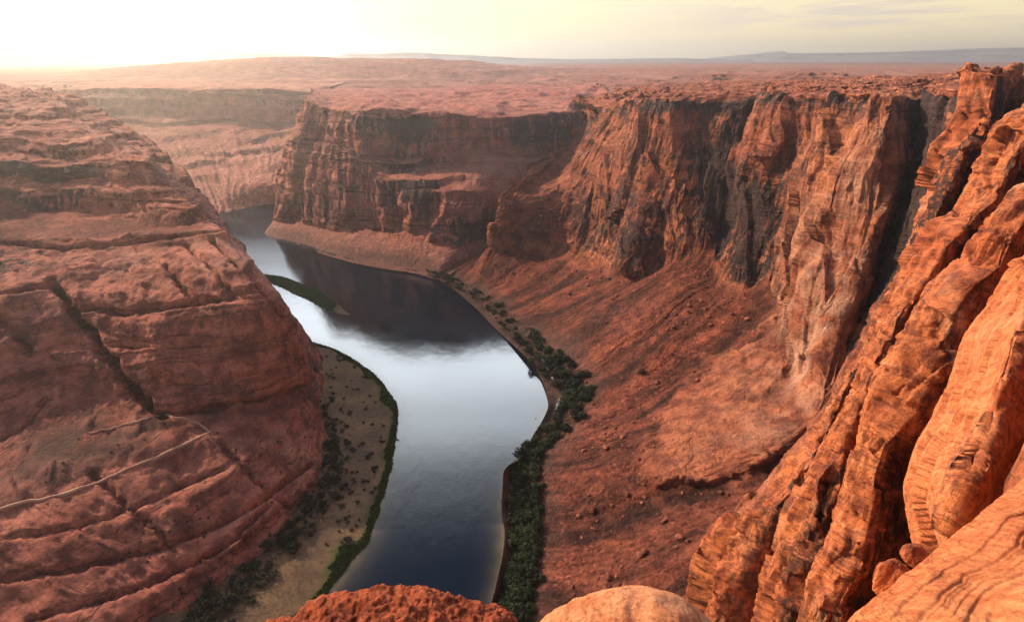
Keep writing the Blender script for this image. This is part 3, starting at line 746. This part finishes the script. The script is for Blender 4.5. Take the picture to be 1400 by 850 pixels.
dr = seg_dist(Xr, shoreR); dl = seg_dist(Xr, shoreL)
wob = 3*fbm(Xr, 14, 3, 1.1)
sh = np.exp(-np.clip(dr+wob-2, 0, 99)/4.0)*(.30+.7*np.exp(-((Xr[:, 1]-345)/60)**2)+.55*np.exp(-((Xr[:, 1]-520)/50)**2))*sstep(700, 560, Xr[:, 1])
sh = np.maximum(sh, .40*np.exp(-np.clip(dl+wob, 0, 99)/6.0))
sh = np.maximum(sh, np.exp(-np.clip(dr+wob-5, 0, 99)/4.5)*np.exp(-((Xr[:, 1]-345)/42)**2))
t = NT('river_water')
Pn = t.n('ShaderNodeTexCoord').outputs['Object']
lw = t.n('ShaderNodeLayerWeight', {'Blend': .5}).outputs['Facing']
body = t.mix(t.attr('shallow'), (.002, .006, .015), (.26, .21, .12))
rip = t.noise(t.mapv(Pn, (.10, .05, 1)), 1, 5, .6)
rip2 = t.noise(Pn, .6, 3, .5)
bp = t.n('ShaderNodeBump', {'Height': t.math('ADD', rip, t.math('MULTIPLY', rip2, .25)), 'Strength': .17, 'Distance': 1.0})
df = t.n('ShaderNodeBsdfDiffuse', {'Color': body})
calm = t.ramp(t.noise(t.mapv(Pn, (.012, .02, 1)), 1, 4, .6), [(.35, .05), (.7, .12)])
gl = t.n('ShaderNodeBsdfGlossy', {'Color': (.93, .97, 1, 1), 'Roughness': calm, 'Normal': bp.outputs[0]})
fr = t.ramp(lw, [(.25, .018), (.36, .035), (.45, .07), (.53, .115), (.70, .18)], 'EASE')
fr2 = t.math('MULTIPLY', fr, t.math('SUBTRACT', 1.0, t.math('MULTIPLY', t.attr('shallow'), .6)))
mx = t.n('ShaderNodeMixShader', {0: fr2, 1: df.outputs[0], 2: gl.outputs[0]})
t.link(mx.outputs[0], t.out.inputs[0]); M_water = t.m
riv = grid_mesh('river', Xr.reshape(len(xs), len(ys), 3), M_water, dict(shallow=sh), flip=False)
tag(riv, 'calm blue river bending through the canyon, pale where it mirrors the sky', 'river', 'structure')

def ground_mat(name, a, b, c, grass, sc=1.0):
    t = NT(name)
    Pn = t.n('ShaderNodeTexCoord').outputs['Object']
    n1 = t.noise(Pn, .035*sc, 6, .6); n2 = t.noise(Pn, .35*sc, 6, .7); n3 = t.noise(Pn, 1.6*sc, 4, .7)
    col = t.mix(t.ramp(n1, [(.38, 0), (.62, 1)]), a, b)
    col = t.mix(t.ramp(n2, [(.50, 0), (.66, .8)]), col, c)
    col = t.mix(1, col, t.ramp(n3, [(.3, .5), (.5, 1), (.7, 1.35)]), 'MULTIPLY')
    g = t.math('MULTIPLY', t.attr('grass'), t.ramp(n2, [(.25, .6), (.45, 1)]))
    col = t.mix(g, col, t.mix(t.ramp(n2, [(.35, 0), (.65, 1)]), grass, tuple(1.9*x for x in grass)))
    bp = t.n('ShaderNodeBump', {'Height': t.math('ADD', n2, t.math('MULTIPLY', n3, .5)), 'Strength': .8, 'Distance': 1.0})
    bs = t.n('ShaderNodeBsdfPrincipled', {'Base Color': col, 'Roughness': .95, 'Normal': bp.outputs[0], 'Specular IOR Level': .05})
    t.link(bs.outputs[0], t.out.inputs[0]); return t.m
M_bar = ground_mat('gravel_bar_soil', (.115, .074, .050), (.20, .125, .066), (.052, .036, .027), (.032, .050, .013))
base_l = [(350,425),(372,450),(395,470),(412,490),(418,505),(420,525),(428,550),(440,575),(446,600),(441,650),(405,700),(332,776),(240,852),(150,920)]
bs_ = [(330,415),(365,438),(400,456),(425,467),(470,484),(515,515),(545,565),(541,600),(527,665),(480,770),(400,860),(350,930)]
# matched pairs: shore point and the foot of the headland behind it
bcols = []
for s_, b_ in zip([(330,415),(372,441),(425,467),(455,476),(485,492),(512,512),(532,535),(545,565),(541,600),(532,650),(512,720),(472,780),(432,828),(400,860),(340,940)],
                  [(315,410),(350,440),(412,485),(418,505),(420,522),(425,540),(434,560),(442,580),(445,600),(441,650),(405,700),(332,776),(270,828),(232,858),(130,940)]):
    s = np.array(gz(*s_)); b = np.array(gz(*b_, 9))
    dirn = (b-s); dirn[2] = 0
    bcols.append([W(s-dirn/np.linalg.norm(dirn)*5+np.array((0, 0, -2))), W(s), W(s+dirn*.12+np.array((0, 0, 1.0))), W(s+dirn*.5+np.array((0, 0, 3.0))), W(b+np.array((0, 0, -1.5))), W(b+dirn*.9/max(1, np.linalg.norm(dirn)/14)+np.array((0, 0, 4)))])
P, U, V = loft(bcols, 420, 130)
X = P.reshape(-1, 3)
X = X+np.stack([2.2*fbm(X, 12, 3, 4.2)*sstep(2.2, 1, V), 0*V, .7*fbm(X, 14, 4, 3.1)*sstep(1.0, 1.6, V)], 1)
P2 = X.reshape(P.shape); n, sg = gnormals(P2)
gr_ = np.clip(sstep(2.25, 1.7, V+.9*fbm(X, 22, 4, 5.1)), 0, 1)
bar = grid_mesh('gravel_bar', P2, M_bar, dict(grass=gr_), flip=(sg < 0))
tag(bar, 'brown gravel bar with a green grassy edge around the foot of the headland', 'gravel bar', 'structure'); BODY.append(bar)
icols = []
for k, (a, b) in enumerate(zip(island, island_low)):
    a3 = np.array(gz(*a)); b3 = np.array(gz(*b)); m = (a3+b3)/2
    hgt = [1.6, 2.0, 2.2, 2.0, 1.7, .9, .6, .1][k]
    icols.append([W(a3+(0, 3, -1.5)), W(a3), W(a3*.6+m*.4+(0, 0, hgt*.8)), W(m+(0, 0, hgt)), W(b3*.6+m*.4+(0, 0, hgt*.7)), W(b3), W(b3+(0, -3, -1.5))])
P, U, V = loft(icols, 200, 60)
X = P.reshape(-1, 3); X = X+np.stack([0*U, 0*U, .35*fbm(X, 9, 3, 3.1)], 1); P2 = X.reshape(P.shape); n, sg = gnormals(P2)
isl = grid_mesh('island', P2, ground_mat('island_soil', (.20, .135, .095), (.16, .12, .07), (.11, .08, .05), (.022, .050, .012)), dict(grass=sstep(5.6, 4.6, U+.5*fbm(X, 14, 3, 1.2))*sstep(-.8, .2, U*.35+fbm(X, 20, 3, 2.2))), flip=(sg < 0))
tag(isl, 'narrow green island in the pale part of the river', 'island', 'structure'); BODY.append(isl)

# ================================================================== WHAT STANDS ON THE GROUND
ZB = {}
def verts(o):
    a = np.empty(len(o.data.vertices)*3, f4); o.data.vertices.foreach_get('co', a); return a.reshape(-1, 3).astype(float)
def zbuffer(objs):
    """nearest vertex of the given ground for every 3x3 cell of the view, to look up where a seen spot lies"""
    buf = np.full((480, 300), 1e9); pos = np.zeros((480, 300, 3))
    for o in objs:
        X = verts(o); px, py, d = project(X)
        m = (d > 5) & (px > -10) & (px < 1410) & (py > -10) & (py < 860)
        X = X[m]; a = ((px[m]+10)/3).astype(int); b = ((py[m]+10)/3).astype(int); d = d[m]
        od = np.argsort(-d); buf[a[od], b[od]] = np.minimum(buf[a[od], b[od]], d[od]); pos[a[od], b[od]] = X[od]
    return buf, pos
def spot(zb, px, py):
    a, b = int((px+10)/3), int((py+10)/3); buf, pos = zb
    for r in range(0, 7):
        w = buf[max(0, a-r):a+r+1, max(0, b-r):b+r+1]
        if w.size and w.min() < 1e8:
            i, j = np.unravel_index(w.argmin(), w.shape); return pos[max(0, a-r)+i, max(0, b-r)+j]
    return None
byname = {o.name: o for o in BODY}

# --- plants
def leaf_mat(name, a, b):
    t = NT(name); P = t.n('ShaderNodeTexCoord').outputs['Object']
    oi = t.n('ShaderNodeObjectInfo').outputs['Random']
    c = t.mix(t.noise(P, 1.1, 3, .6), a, b)
    c = t.mix(1, c, t.ramp(oi, [(0, .6), (1, 1.5)]), 'MULTIPLY')
    bs = t.n('ShaderNodeBsdfPrincipled', {'Base Color': c, 'Roughness': .8, 'Specular IOR Level': .15}); t.link(bs.outputs[0], t.out.inputs[0]); return t.m
M_leaf = leaf_mat('bush_leaves', (.010, .017, .007), (.030, .040, .014))
M_dry = leaf_mat('shrub_leaves', (.012, .013, .008), (.034, .033, .018))
M_grass = leaf_mat('reed_grass', (.030, .056, .010), (.075, .105, .028))
M_wood = leaf_mat('bush_wood', (.06, .045, .035), (.10, .08, .06))
def bush_mesh(name, seed, nleaf, hgt, leaf, mat):
    """low bush about 1 unit across: forked stems and leaf clumps spread through an uneven crown"""
    rg = random.Random(seed); bm = bmesh.new()
    lobes = [(rg.uniform(-.28, .28), rg.uniform(-.28, .28), hgt*rg.uniform(.25, .62), rg.uniform(.17, .30)) for _ in range(7)]
    for lx, ly, lz, lr in lobes:                     # stems
        a = Vector((lx*.2, ly*.2, -.12)); b = Vector((lx, ly, lz)); p = Vector((ly, -lx, 0)); p = p.normalized()*.018 if p.length > 1e-4 else Vector((.018, 0, 0))
        q = Vector((0, 0, 1)).cross(p).normalized()*.018
        r0 = [bm.verts.new(a+p), bm.verts.new(a+q), bm.verts.new(a-p)]; r1 = [bm.verts.new(b+p*.4), bm.verts.new(b+q*.4), bm.verts.new(b-p*.4)]
        for k in range(3): bm.faces.new((r0[k], r0[(k+1) % 3], r1[(k+1) % 3], r1[k])).material_index = 1
    for _ in range(nleaf):
        lx, ly, lz, lr = rg.choice(lobes)
        d = Vector((rg.gauss(0, 1), rg.gauss(0, 1), rg.gauss(0, 1))).normalized()
        c = Vector((lx, ly, lz))+Vector((d.x*lr, d.y*lr, d.z*lr*hgt*1.2))*rg.uniform(.45, 1.08)
        if c.z < .0: c.z = rg.uniform(0, .08)
        u = Vector((rg.gauss(0, 1), rg.gauss(0, 1), rg.gauss(0, .6))).normalized(); v = u.cross(d).normalized() if abs(u.dot(d)) < .95 else u.orthogonal().normalized()
        sz = leaf*rg.uniform(.6, 1.3)
        f = bm.faces.new([bm.verts.new(c+u*sz), bm.verts.new(c+v*sz*.6), bm.verts.new(c-u*sz), bm.verts.new(c-v*sz*.6)]); f.material_index = 0
    me = bpy.data.meshes.new(name); bm.to_mesh(me); bm.free(); me.materials.append(mat); me.materials.append(M_wood)
    return me
BUSH = [bush_mesh('riverbank_bush', 10+k, 620, .75, .055, M_leaf) for k in range(5)]
SHRUB = [bush_mesh('desert_shrub', 30+k, 260, .65, .075, M_dry) for k in range(4)]
def plant(meshes, name, X, size, label, cat, group, hz=1.0):
    o = bpy.data.objects.new(name, random.choice(meshes)); COL.objects.link(o)
    o.location = (X[0], X[1], X[2]-.05*size); o.rotation_euler = (0, 0, random.uniform(0, 6.28))
    o.scale = (size*random.uniform(.85, 1.2), size*random.uniform(.85, 1.2), size*hz*random.uniform(.8, 1.25))
    return tag(o, label, cat, None, group)
zw = zbuffer([byname['canyon_wall'], byname['promontory']])
band = [(585,371,4),(612,380,5),(640,396,6),(668,414,8),(697,440,11),(724,466,15),(746,494,17),(770,512,19),(790,530,21),(789,550,18),(768,574,13),(748,594,12),(732,610,12),(724,628,14),(720,655,16),(717,685,18),(716,713,20),(719,750,20),(714,790,19),(702,826,19),(696,845,20)]
def band_samples(band, n, rg):
    B = np.array(band, float); d = np.concatenate([[0], np.cumsum(np.sqrt((np.diff(B[:, :2], axis=0)**2).sum(1)))])
    wt = np.interp(np.linspace(0, d[-1], 500), d, B[:, 2])+5; cum = np.cumsum(wt)/wt.sum()
    q = np.interp(rg.random(n), cum, np.linspace(0, d[-1], 500))
    x, y, w = [np.interp(q, d, B[:, k]) for k in range(3)]
    k = np.clip(np.searchsorted(d, q)-1, 0, len(B)-2); tx = B[k+1, 0]-B[k, 0]; ty = B[k+1, 1]-B[k, 1]; L = np.hypot(tx, ty)
    s = (rg.random(n)*2-1)*w
    return x-ty/L*s, y+tx/L*s
bx, by = band_samples(band, 297, np.random.default_rng(21))
for x, y in zip(bx, by):
    p = spot(zw, x, y)
    if p is None or p[2] > 45 or p[1] > 1000: continue
    plant(BUSH, 'riverbank_bush', p, random.uniform(9, 13.5)*(.72 if p[1] > 640 else 1), 'dark green bush in the thicket lining the right riverbank', 'bush', 'bushes lining the right riverbank', .95)
# shrubs dotted on the bar, thick along the foot of the headland
zbar = zbuffer([bar])
sb = [(421,520,7,10),(428,548,8,16),(440,572,8,16),(452,600,12,26),(455,632,12,24),(446,660,12,24),(420,700,14,26),(385,740,16,28),(340,785,18,30),(300,820,18,26),(270,845,14,16)]
rg = np.random.default_rng(31); pts = []
for x, y, w, n in sb:
    for _ in range(int(n*.78)): pts.append((x+rg.normal()*w, y+rg.normal()*13, 1.0))
for _ in range(125):
    k = rg.random(); y = 485+k*260; xr = np.interp(y, [485,515,565,600,650,720,790], [470,505,535,532,522,500,455]); xl = np.interp(y, [485,520,575,600,650,700,770], [425,425,440,446,442,410,345])
    pts.append((xl+(xr-xl)*rg.random(), y, .62))
for x, y, k in pts:
    p = spot(zbar, x, y)
    if p is None or p[2] < .8: continue
    plant(SHRUB, 'desert_shrub', p, random.uniform(4.4, 8.8)*k, 'small dark shrub dotted over the brown gravel bar', 'shrub', 'shrubs on the gravel bar', .9)
zh = zbuffer([byname['headland']])
for _ in range(85):
    x, y = rg.uniform(60, 430), rg.uniform(560, 840)
    if rg.random() < .5: x, y = rg.uniform(160, 420), None
    if y is None: y = np.interp(x, [160, 300, 420], [760, 700, 610])+rg.normal()*22
    p = spot(zh, x, y)
    if p is None: continue
    plant(SHRUB, 'ledge_shrub', p, random.uniform(1.5, 3.0), 'tiny dark shrub rooted in the rock steps of the headland', 'shrub', 'shrubs on the headland', .8)
# reeds and grass along the left shore and on the island
bm = bmesh.new(); rgr = random.Random(4)
def tuft(p, h):
    for _ in range(4):
        a = rgr.uniform(0, 6.28); u = Vector((math.cos(a), math.sin(a), 0)); b = Vector(p)+Vector((rgr.uniform(-.6, .6), rgr.uniform(-.6, .6), -.1))
        l = u*rgr.uniform(-.5, .5)
        bm.faces.new([bm.verts.new(b-u*.35), bm.verts.new(b+u*.35), bm.verts.new(b+l+u*.12+Vector((0, 0, h))), bm.verts.new(b+l-u*.12+Vector((0, 0, h*.9)))])
for o, thr in ((bar, .75), (isl, .55)):
    X = verts(o); g = np.empty(len(X), f4); o.data.attributes['grass'].data.foreach_get('value', g)
    ok = np.where((g > thr) & (X[:, 2] > .05))[0]
    for i in rg.choice(ok, min(len(ok), 4500 if o is bar else 1800), replace=False):
        p = X[i]+np.array((rg.uniform(-.8, .8), rg.uniform(-.8, .8), 0)); tuft(p, rgr.uniform(.6, 1.7))
me = bpy.data.meshes.new('grass'); bm.to_mesh(me); bm.free(); me.materials.append(M_grass)
go = bpy.data.objects.new('grass', me); COL.objects.link(go)
tag(go, 'green reeds and grass along the left shore and on the island', 'grass', 'stuff')

# scrub that fills the ground between the bushes
bm = bmesh.new(); nx_, ny_ = band_samples(band, 4200, np.random.default_rng(77))
def scrub(p, h):
    for _ in range(5):
        a = rgr.uniform(0, 6.28); u = Vector((math.cos(a), math.sin(a), rgr.uniform(-.5, .5))); v = Vector((rgr.uniform(-1, 1), rgr.uniform(-1, 1), rgr.uniform(.2, 1))).normalized()
        b = Vector(p)+Vector((rgr.uniform(-1.2, 1.2), rgr.uniform(-1.2, 1.2), rgr.uniform(.0, h)))
        bm.faces.new([bm.verts.new(b-u*.6), bm.verts.new(b+v*.4), bm.verts.new(b+u*.6), bm.verts.new(b-v*.4)])
for x, y in zip(nx_, ny_):
    p = spot(zw, x+rg.normal()*2, y+rg.normal()*2)
    if p is not None and p[2] < 45 and p[1] < 1000: scrub(p+np.array((rg.uniform(-2, 2), rg.uniform(-2, 2), 0)), rgr.uniform(.8, 2.2))
for x, y, w, n in sb:
    for _ in range(n*5):
        p = spot(zbar, x+rg.normal()*w*.8, y+rg.normal()*13)
        if p is not None and p[2] > .8: scrub(p+np.array((rg.uniform(-1.5, 1.5), rg.uniform(-1.5, 1.5), 0)), rgr.uniform(.5, 1.6))
me = bpy.data.meshes.new('undergrowth'); bm.to_mesh(me); bm.free(); me.materials.append(M_dry)
uo = bpy.data.objects.new('undergrowth', me); COL.objects.link(uo)
tag(uo, 'low dark scrub between the bushes of the right bank and along the foot of the headland', 'undergrowth', 'stuff')

# --- stones
def boulder_mesh(name, seed, mat, sub=3, flatk=.75):
    bm = bmesh.new(); bmesh.ops.create_icosphere(bm, subdivisions=sub, radius=.5)
    X = np.array([v.co[:] for v in bm.verts]); rg_ = np.random.default_rng(seed)
    for _ in range(9):                                # split faces
        n = rg_.normal(size=3); n /= np.linalg.norm(n); c = rg_.uniform(.26, .42)
        dd_ = X@n-c; X = X-np.outer(np.clip(dd_, 0, None), n)*.92
    X = X*(1+.12*fbm(X, .35, 3, seed)[:, None]+(.10*terr(fbm(X, .22, 3, seed+3), 3, .2)[:, None] if sub > 3 else 0)); X[:, 2] *= flatk
    for v, c in zip(bm.verts, X): v.co = c
    me = bpy.data.meshes.new(name); bm.to_mesh(me); bm.free(); me.materials.append(mat); return me
def stone_mat(name, a, b):
    t = NT(name); P = t.n('ShaderNodeTexCoord').outputs['Object']; oi = t.n('ShaderNodeObjectInfo').outputs['Random']
    n = t.noise(P, 5, 6, .65); c = t.mix(t.ramp(n, [(.35, 0), (.65, 1)]), a, b); c = t.mix(1, c, t.ramp(oi, [(0, .6), (1, 1.35)]), 'MULTIPLY')
    bp = t.n('ShaderNodeBump', {'Height': n, 'Strength': .6, 'Distance': .1})
    bs = t.n('ShaderNodeBsdfPrincipled', {'Base Color': c, 'Roughness': .9, 'Normal': bp.outputs[0], 'Specular IOR Level': .1}); t.link(bs.outputs[0], t.out.inputs[0]); return t.m
M_stone = stone_mat('rubble_stone', (.13, .045, .030), (.27, .10, .062))
M_dark = stone_mat('dark_stone', (.035, .022, .020), (.08, .045, .035))
STONE = [boulder_mesh('boulder', 50+k, M_stone) for k in range(6)]
DARK = boulder_mesh('boulder', 70, M_dark)
def stone(me, p, size, label, group=None, name='boulder', sink=.12):
    o = bpy.data.objects.new(name, me); COL.objects.link(o); o.location = (p[0], p[1], p[2]+size*(.3-sink))
    o.rotation_euler = (random.uniform(-.3, .3), random.uniform(-.3, .3), random.uniform(0, 6.28)); o.scale = (size*random.uniform(.8, 1.3), size*random.uniform(.8, 1.2), size*random.uniform(.7, 1.1))
    return tag(o, label, 'boulder', None, group)
WX = verts(byname['canyon_wall']); wpx, wpy, wd_ = project(WX)
okw = np.where((TAL > .6) & (wpx > 640) & (wpx < 1130) & (wpy > 340) & (wpy < 845) & (WX[:, 2] > 9))[0]
clump = fbm(WX[okw], 45, 3, 6.6); okw = okw[clump > .02]
for i in rg.choice(okw, 288, replace=False):
    stone(random.choice(STONE), WX[i], min(1.5+1.6*rg.exponential(1.0), 6.0), 'reddish boulder lying on the rubble slope below the canyon wall', 'boulders on the rubble slope')
p = spot(zw, 876, 507); stone(DARK, p, 8.5, 'big dark boulder standing alone on the rubble slope above the river bend')
p = spot(zw, 898, 522); stone(STONE[0], p, 5.5, 'second largest boulder on the rubble slope, just below the big dark one')
for (x, y, sz, lab) in [(732.3, 572, 1.5, 'tiny dark rock in the river off the right bank, further from the bushes'), (748.5, 565, 1.4, 'tiny dark rock in the river off the right bank, closer to the bushes')]:
    q = gz(x, y); stone(DARK, q, sz, lab, None, 'river_rock', .1)
q = gz(544, 601.5); lg = stone(DARK, q, 2.0, 'dark rock breaking the water at the tip of the grassy left shore', None, 'river_rock', .12)
p = gz(1, 1)
big = boulder_mesh('boulder', 91, M_spur, 6, .7)
def near_stone(px, py, Y, size, label, me, rot):
    o = bpy.data.objects.new('boulder', me); COL.objects.link(o); o.location = pt(px, py, Y); o.scale = size; o.rotation_euler = rot; return tag(o, label, 'boulder')
near_stone(1252, 757, 20.5, (1.6, 1.3, 1.5), 'small orange boulder wedged between the striped slab and the buttress', big, (.2, .1, .6))
near_stone(1216, 788, 24, (2.3, 1.7, 3.6), 'dark boulder with a lit rim in the chasm left of the striped slab', boulder_mesh('boulder', 95, M_spur, 6, .8), (.15, .55, .4))
# --- tracks on the headland ledge
M_path = ground_mat('track_dust', (.46, .26, .18), (.38, .21, .14), (.52, .32, .23), (0, 0, 0))
def path(poly, width, label):
    q = along(poly, 90); c = []
    for x, y in q:
        p = spot(zh, x, y)
        if p is not None: c.append(p)
    c = np.array(c)
    for _ in range(6): c[1:-1] = (c[:-2]+2*c[1:-1]+c[2:])/4
    d = np.gradient(c, axis=0); sd_ = np.stack([-d[:, 1], d[:, 0], 0*d[:, 0]], 1); sd_ /= np.linalg.norm(sd_, axis=1)[:, None]+1e-9
    wv = width*(1+.9*fbm(c, 9, 2, 3.0))[:, None]
    P = np.stack([c+sd_*wv*.5-(0, 0, .5), c+sd_*wv*.3+(0, 0, .75), c-sd_*wv*.3+(0, 0, .75), c-sd_*wv*.5-(0, 0, .5)], 1)
    n, sg = gnormals(P, 1); o = grid_mesh('path', P, M_path, dict(grass=np.zeros(P.shape[0]*4)), flip=(n[..., 2].mean() < 0))
    tag(o, label, 'path', 'structure')
path([(-8,697),(40,684),(90,673),(140,656),(180,638),(220,621),(252,606),(287,592)], 2.3, 'long pale track along the rubble ledge of the headland')
path([(287,592),(276,580),(262,573),(240,570),(222,566),(200,572),(150,585),(120,592)], 1.3, 'pale track running under the cliff of the headland')

# ================================================================== LIGHT, SKY, HAZE
SUN_AZ, SUN_EL = math.radians(-64), math.radians(28)
sd = bpy.data.lights.new('sun', 'SUN'); sd.energy = 4.8; sd.angle = math.radians(.6); sd.color = (1, .77, .53)
sun = bpy.data.objects.new('sun', sd); COL.objects.link(sun)
tov = Vector((math.sin(SUN_AZ)*math.cos(SUN_EL), math.cos(SUN_AZ)*math.cos(SUN_EL), math.sin(SUN_EL)))
sun.rotation_euler = tov.to_track_quat('Z', 'Y').to_euler(); sun.location = (-300, 100, 500)
wd = bpy.data.worlds.new('World'); S.world = wd; wd.use_nodes = True
nt = wd.node_tree; nt.nodes.clear()
def wn(typ, ins=None, **kw):
    nd = nt.nodes.new(typ)
    for k, v in kw.items(): setattr(nd, k, v)
    for k, v in (ins or {}).items():
        if isinstance(v, bpy.types.NodeSocket): nt.links.new(v, nd.inputs[k])
        else: nd.inputs[k].default_value = v
    return nd
sky = wn('ShaderNodeTexSky', sky_type='NISHITA'); sky.sun_disc = False
sky.sun_elevation = SUN_EL; sky.sun_rotation = SUN_AZ
sky.altitude = 1200; sky.air_density = 1.0; sky.dust_density = 3.5; sky.ozone_density = 1.0
gen = wn('ShaderNodeTexCoord').outputs['Generated']
sp = wn('ShaderNodeSeparateXYZ', {0: gen}).outputs
low = wn('ShaderNodeMapRange', {'Value': sp[2], 'From Min': .0, 'From Max': .30, 'To Min': 1.0, 'To Max': 0.0}, interpolation_type='SMOOTHSTEP').outputs[0]
tint = wn('ShaderNodeMix', {0: low}, data_type='RGBA', blend_type='MIX')
tint.inputs[6].default_value = (1, 1, 1, 1); tint.inputs[7].default_value = (1.75, 1.32, .90, 1)
warm = wn('ShaderNodeMix', {0: 1.0, 6: sky.outputs[0], 7: tint.outputs[2]}, data_type='RGBA', blend_type='MULTIPLY')
crm = wn('ShaderNodeMix', {0: wn('ShaderNodeMath', {0: low, 1: .75}, operation='MULTIPLY').outputs[0], 6: warm.outputs[2]}, data_type='RGBA', blend_type='MIX')
crm.inputs[7].default_value = (7.0, 5.7, 3.1, 1); warm = crm
# bright band added to the sky above the view for the river to mirror
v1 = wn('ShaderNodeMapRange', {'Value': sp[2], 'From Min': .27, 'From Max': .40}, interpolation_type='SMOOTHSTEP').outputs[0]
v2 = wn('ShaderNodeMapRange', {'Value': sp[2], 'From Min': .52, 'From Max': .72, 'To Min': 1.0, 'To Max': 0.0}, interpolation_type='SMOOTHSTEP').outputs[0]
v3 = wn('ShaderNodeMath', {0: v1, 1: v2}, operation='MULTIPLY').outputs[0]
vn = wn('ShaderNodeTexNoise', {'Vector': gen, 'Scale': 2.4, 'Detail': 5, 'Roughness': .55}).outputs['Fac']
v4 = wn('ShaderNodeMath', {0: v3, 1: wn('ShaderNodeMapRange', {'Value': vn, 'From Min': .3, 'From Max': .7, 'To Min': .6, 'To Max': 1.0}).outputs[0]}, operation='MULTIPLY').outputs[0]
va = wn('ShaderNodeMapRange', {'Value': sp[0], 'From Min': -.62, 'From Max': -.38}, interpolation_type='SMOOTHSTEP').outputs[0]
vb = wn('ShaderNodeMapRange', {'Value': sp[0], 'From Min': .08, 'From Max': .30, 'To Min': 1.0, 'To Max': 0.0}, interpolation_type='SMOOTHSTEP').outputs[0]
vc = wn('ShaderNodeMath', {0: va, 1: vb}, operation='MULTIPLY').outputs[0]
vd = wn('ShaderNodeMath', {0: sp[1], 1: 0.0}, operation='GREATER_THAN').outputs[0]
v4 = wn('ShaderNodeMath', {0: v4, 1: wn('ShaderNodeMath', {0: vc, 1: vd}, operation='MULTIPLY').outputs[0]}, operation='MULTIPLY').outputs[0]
mirror_glow = wn('ShaderNodeMix', {0: v4, 6: warm.outputs[2]}, data_type='RGBA', blend_type='MIX')
mirror_glow.inputs[7].default_value = (50, 52, 54, 1)
# thin streaky clouds low over the right-hand horizon
mp = wn('ShaderNodeMapping', {'Vector': gen, 'Scale': (3.0, 3.0, 34.0), 'Rotation': (0, .035, 0)})
cn = wn('ShaderNodeTexNoise', {'Vector': mp.outputs[0], 'Scale': 1.5, 'Detail': 7, 'Roughness': .6, 'Distortion': .35}).outputs['Fac']
cm = wn('ShaderNodeMapRange', {'Value': cn, 'From Min': .45, 'From Max': .60}, interpolation_type='SMOOTHSTEP').outputs[0]
rt = wn('ShaderNodeMapRange', {'Value': sp[0], 'From Min': .05, 'From Max': .50}, interpolation_type='SMOOTHSTEP').outputs[0]
up = wn('ShaderNodeMapRange', {'Value': sp[2], 'From Min': .018, 'From Max': .05}, interpolation_type='SMOOTHSTEP').outputs[0]
f1 = wn('ShaderNodeMath', {0: cm, 1: rt}, operation='MULTIPLY').outputs[0]
f2 = wn('ShaderNodeMath', {0: f1, 1: up}, operation='MULTIPLY').outputs[0]
f3 = wn('ShaderNodeMath', {0: f2, 1: .8}, operation='MULTIPLY').outputs[0]
cl = wn('ShaderNodeMix', {0: f3, 6: mirror_glow.outputs[2]}, data_type='RGBA', blend_type='MIX')
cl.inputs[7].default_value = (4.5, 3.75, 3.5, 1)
# the bright aureole of the setting sun low over the far canyon
da = math.radians(-30); de = math.radians(2.5)
dot = wn('ShaderNodeVectorMath', {0: gen, 1: (math.sin(da)*math.cos(de), math.cos(da)*math.cos(de), math.sin(de))}, operation='DOT_PRODUCT').outputs['Value']
ang = wn('ShaderNodeMath', {0: wn('ShaderNodeMath', {0: dot, 1: .99999}, operation='MINIMUM').outputs[0]}, operation='ARCCOSINE').outputs[0]
g1 = wn('ShaderNodeMath', {0: wn('ShaderNodeMath', {0: ang, 1: math.radians(7)}, operation='DIVIDE').outputs[0], 1: 2.0}, operation='POWER').outputs[0]
g2 = wn('ShaderNodeMath', {0: math.e, 1: wn('ShaderNodeMath', {0: g1, 1: -1.0}, operation='MULTIPLY').outputs[0]}, operation='POWER').outputs[0]
aur = wn('ShaderNodeMix', {0: g2}, data_type='RGBA', blend_type='MIX'); aur.inputs[6].default_value = (0, 0, 0, 1); aur.inputs[7].default_value = (190, 136, 74, 1)
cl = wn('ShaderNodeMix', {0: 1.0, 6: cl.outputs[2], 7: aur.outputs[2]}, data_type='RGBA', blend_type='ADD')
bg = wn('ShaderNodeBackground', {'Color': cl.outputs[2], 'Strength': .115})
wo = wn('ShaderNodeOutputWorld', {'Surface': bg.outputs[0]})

hz = bpy.data.materials.new('haze_air'); hz.use_nodes = True; ht = hz.node_tree; ht.nodes.clear()
ho = ht.nodes.new('ShaderNodeOutputMaterial'); hv = ht.nodes.new('ShaderNodeVolumePrincipled')
hv.inputs['Color'].default_value = (.95, .93, .96, 1); hv.inputs['Density'].default_value = 1.0e-4
hv.inputs['Anisotropy'].default_value = .8
ht.links.new(hv.outputs[0], ho.inputs['Volume'])
bm = bmesh.new(); bmesh.ops.create_cube(bm, size=1)
me = bpy.data.meshes.new('haze'); bm.to_mesh(me); bm.free(); me.materials.append(hz)
ha = bpy.data.objects.new('haze', me); COL.objects.link(ha)
zlo, zhi = -190, 620
ha.location = (0, 8300, (zlo+zhi)/2); ha.scale = (36000, 17400, zhi-zlo)
tag(ha, 'thin warm haze filling the air over the canyon', 'haze', 'stuff')

S.cycles.volume_bounces = 0; S.cycles.max_bounces = 6; S.cycles.diffuse_bounces = 3; S.cycles.glossy_bounces = 3
S.cycles.use_denoising = True
S.cycles.caustics_reflective = False; S.cycles.caustics_refractive = False
S.view_settings.view_transform = 'Standard'; S.view_settings.look = 'None'
S.view_settings.exposure = .62; S.view_settings.gamma = 1
S.view_settings.use_curve_mapping = False
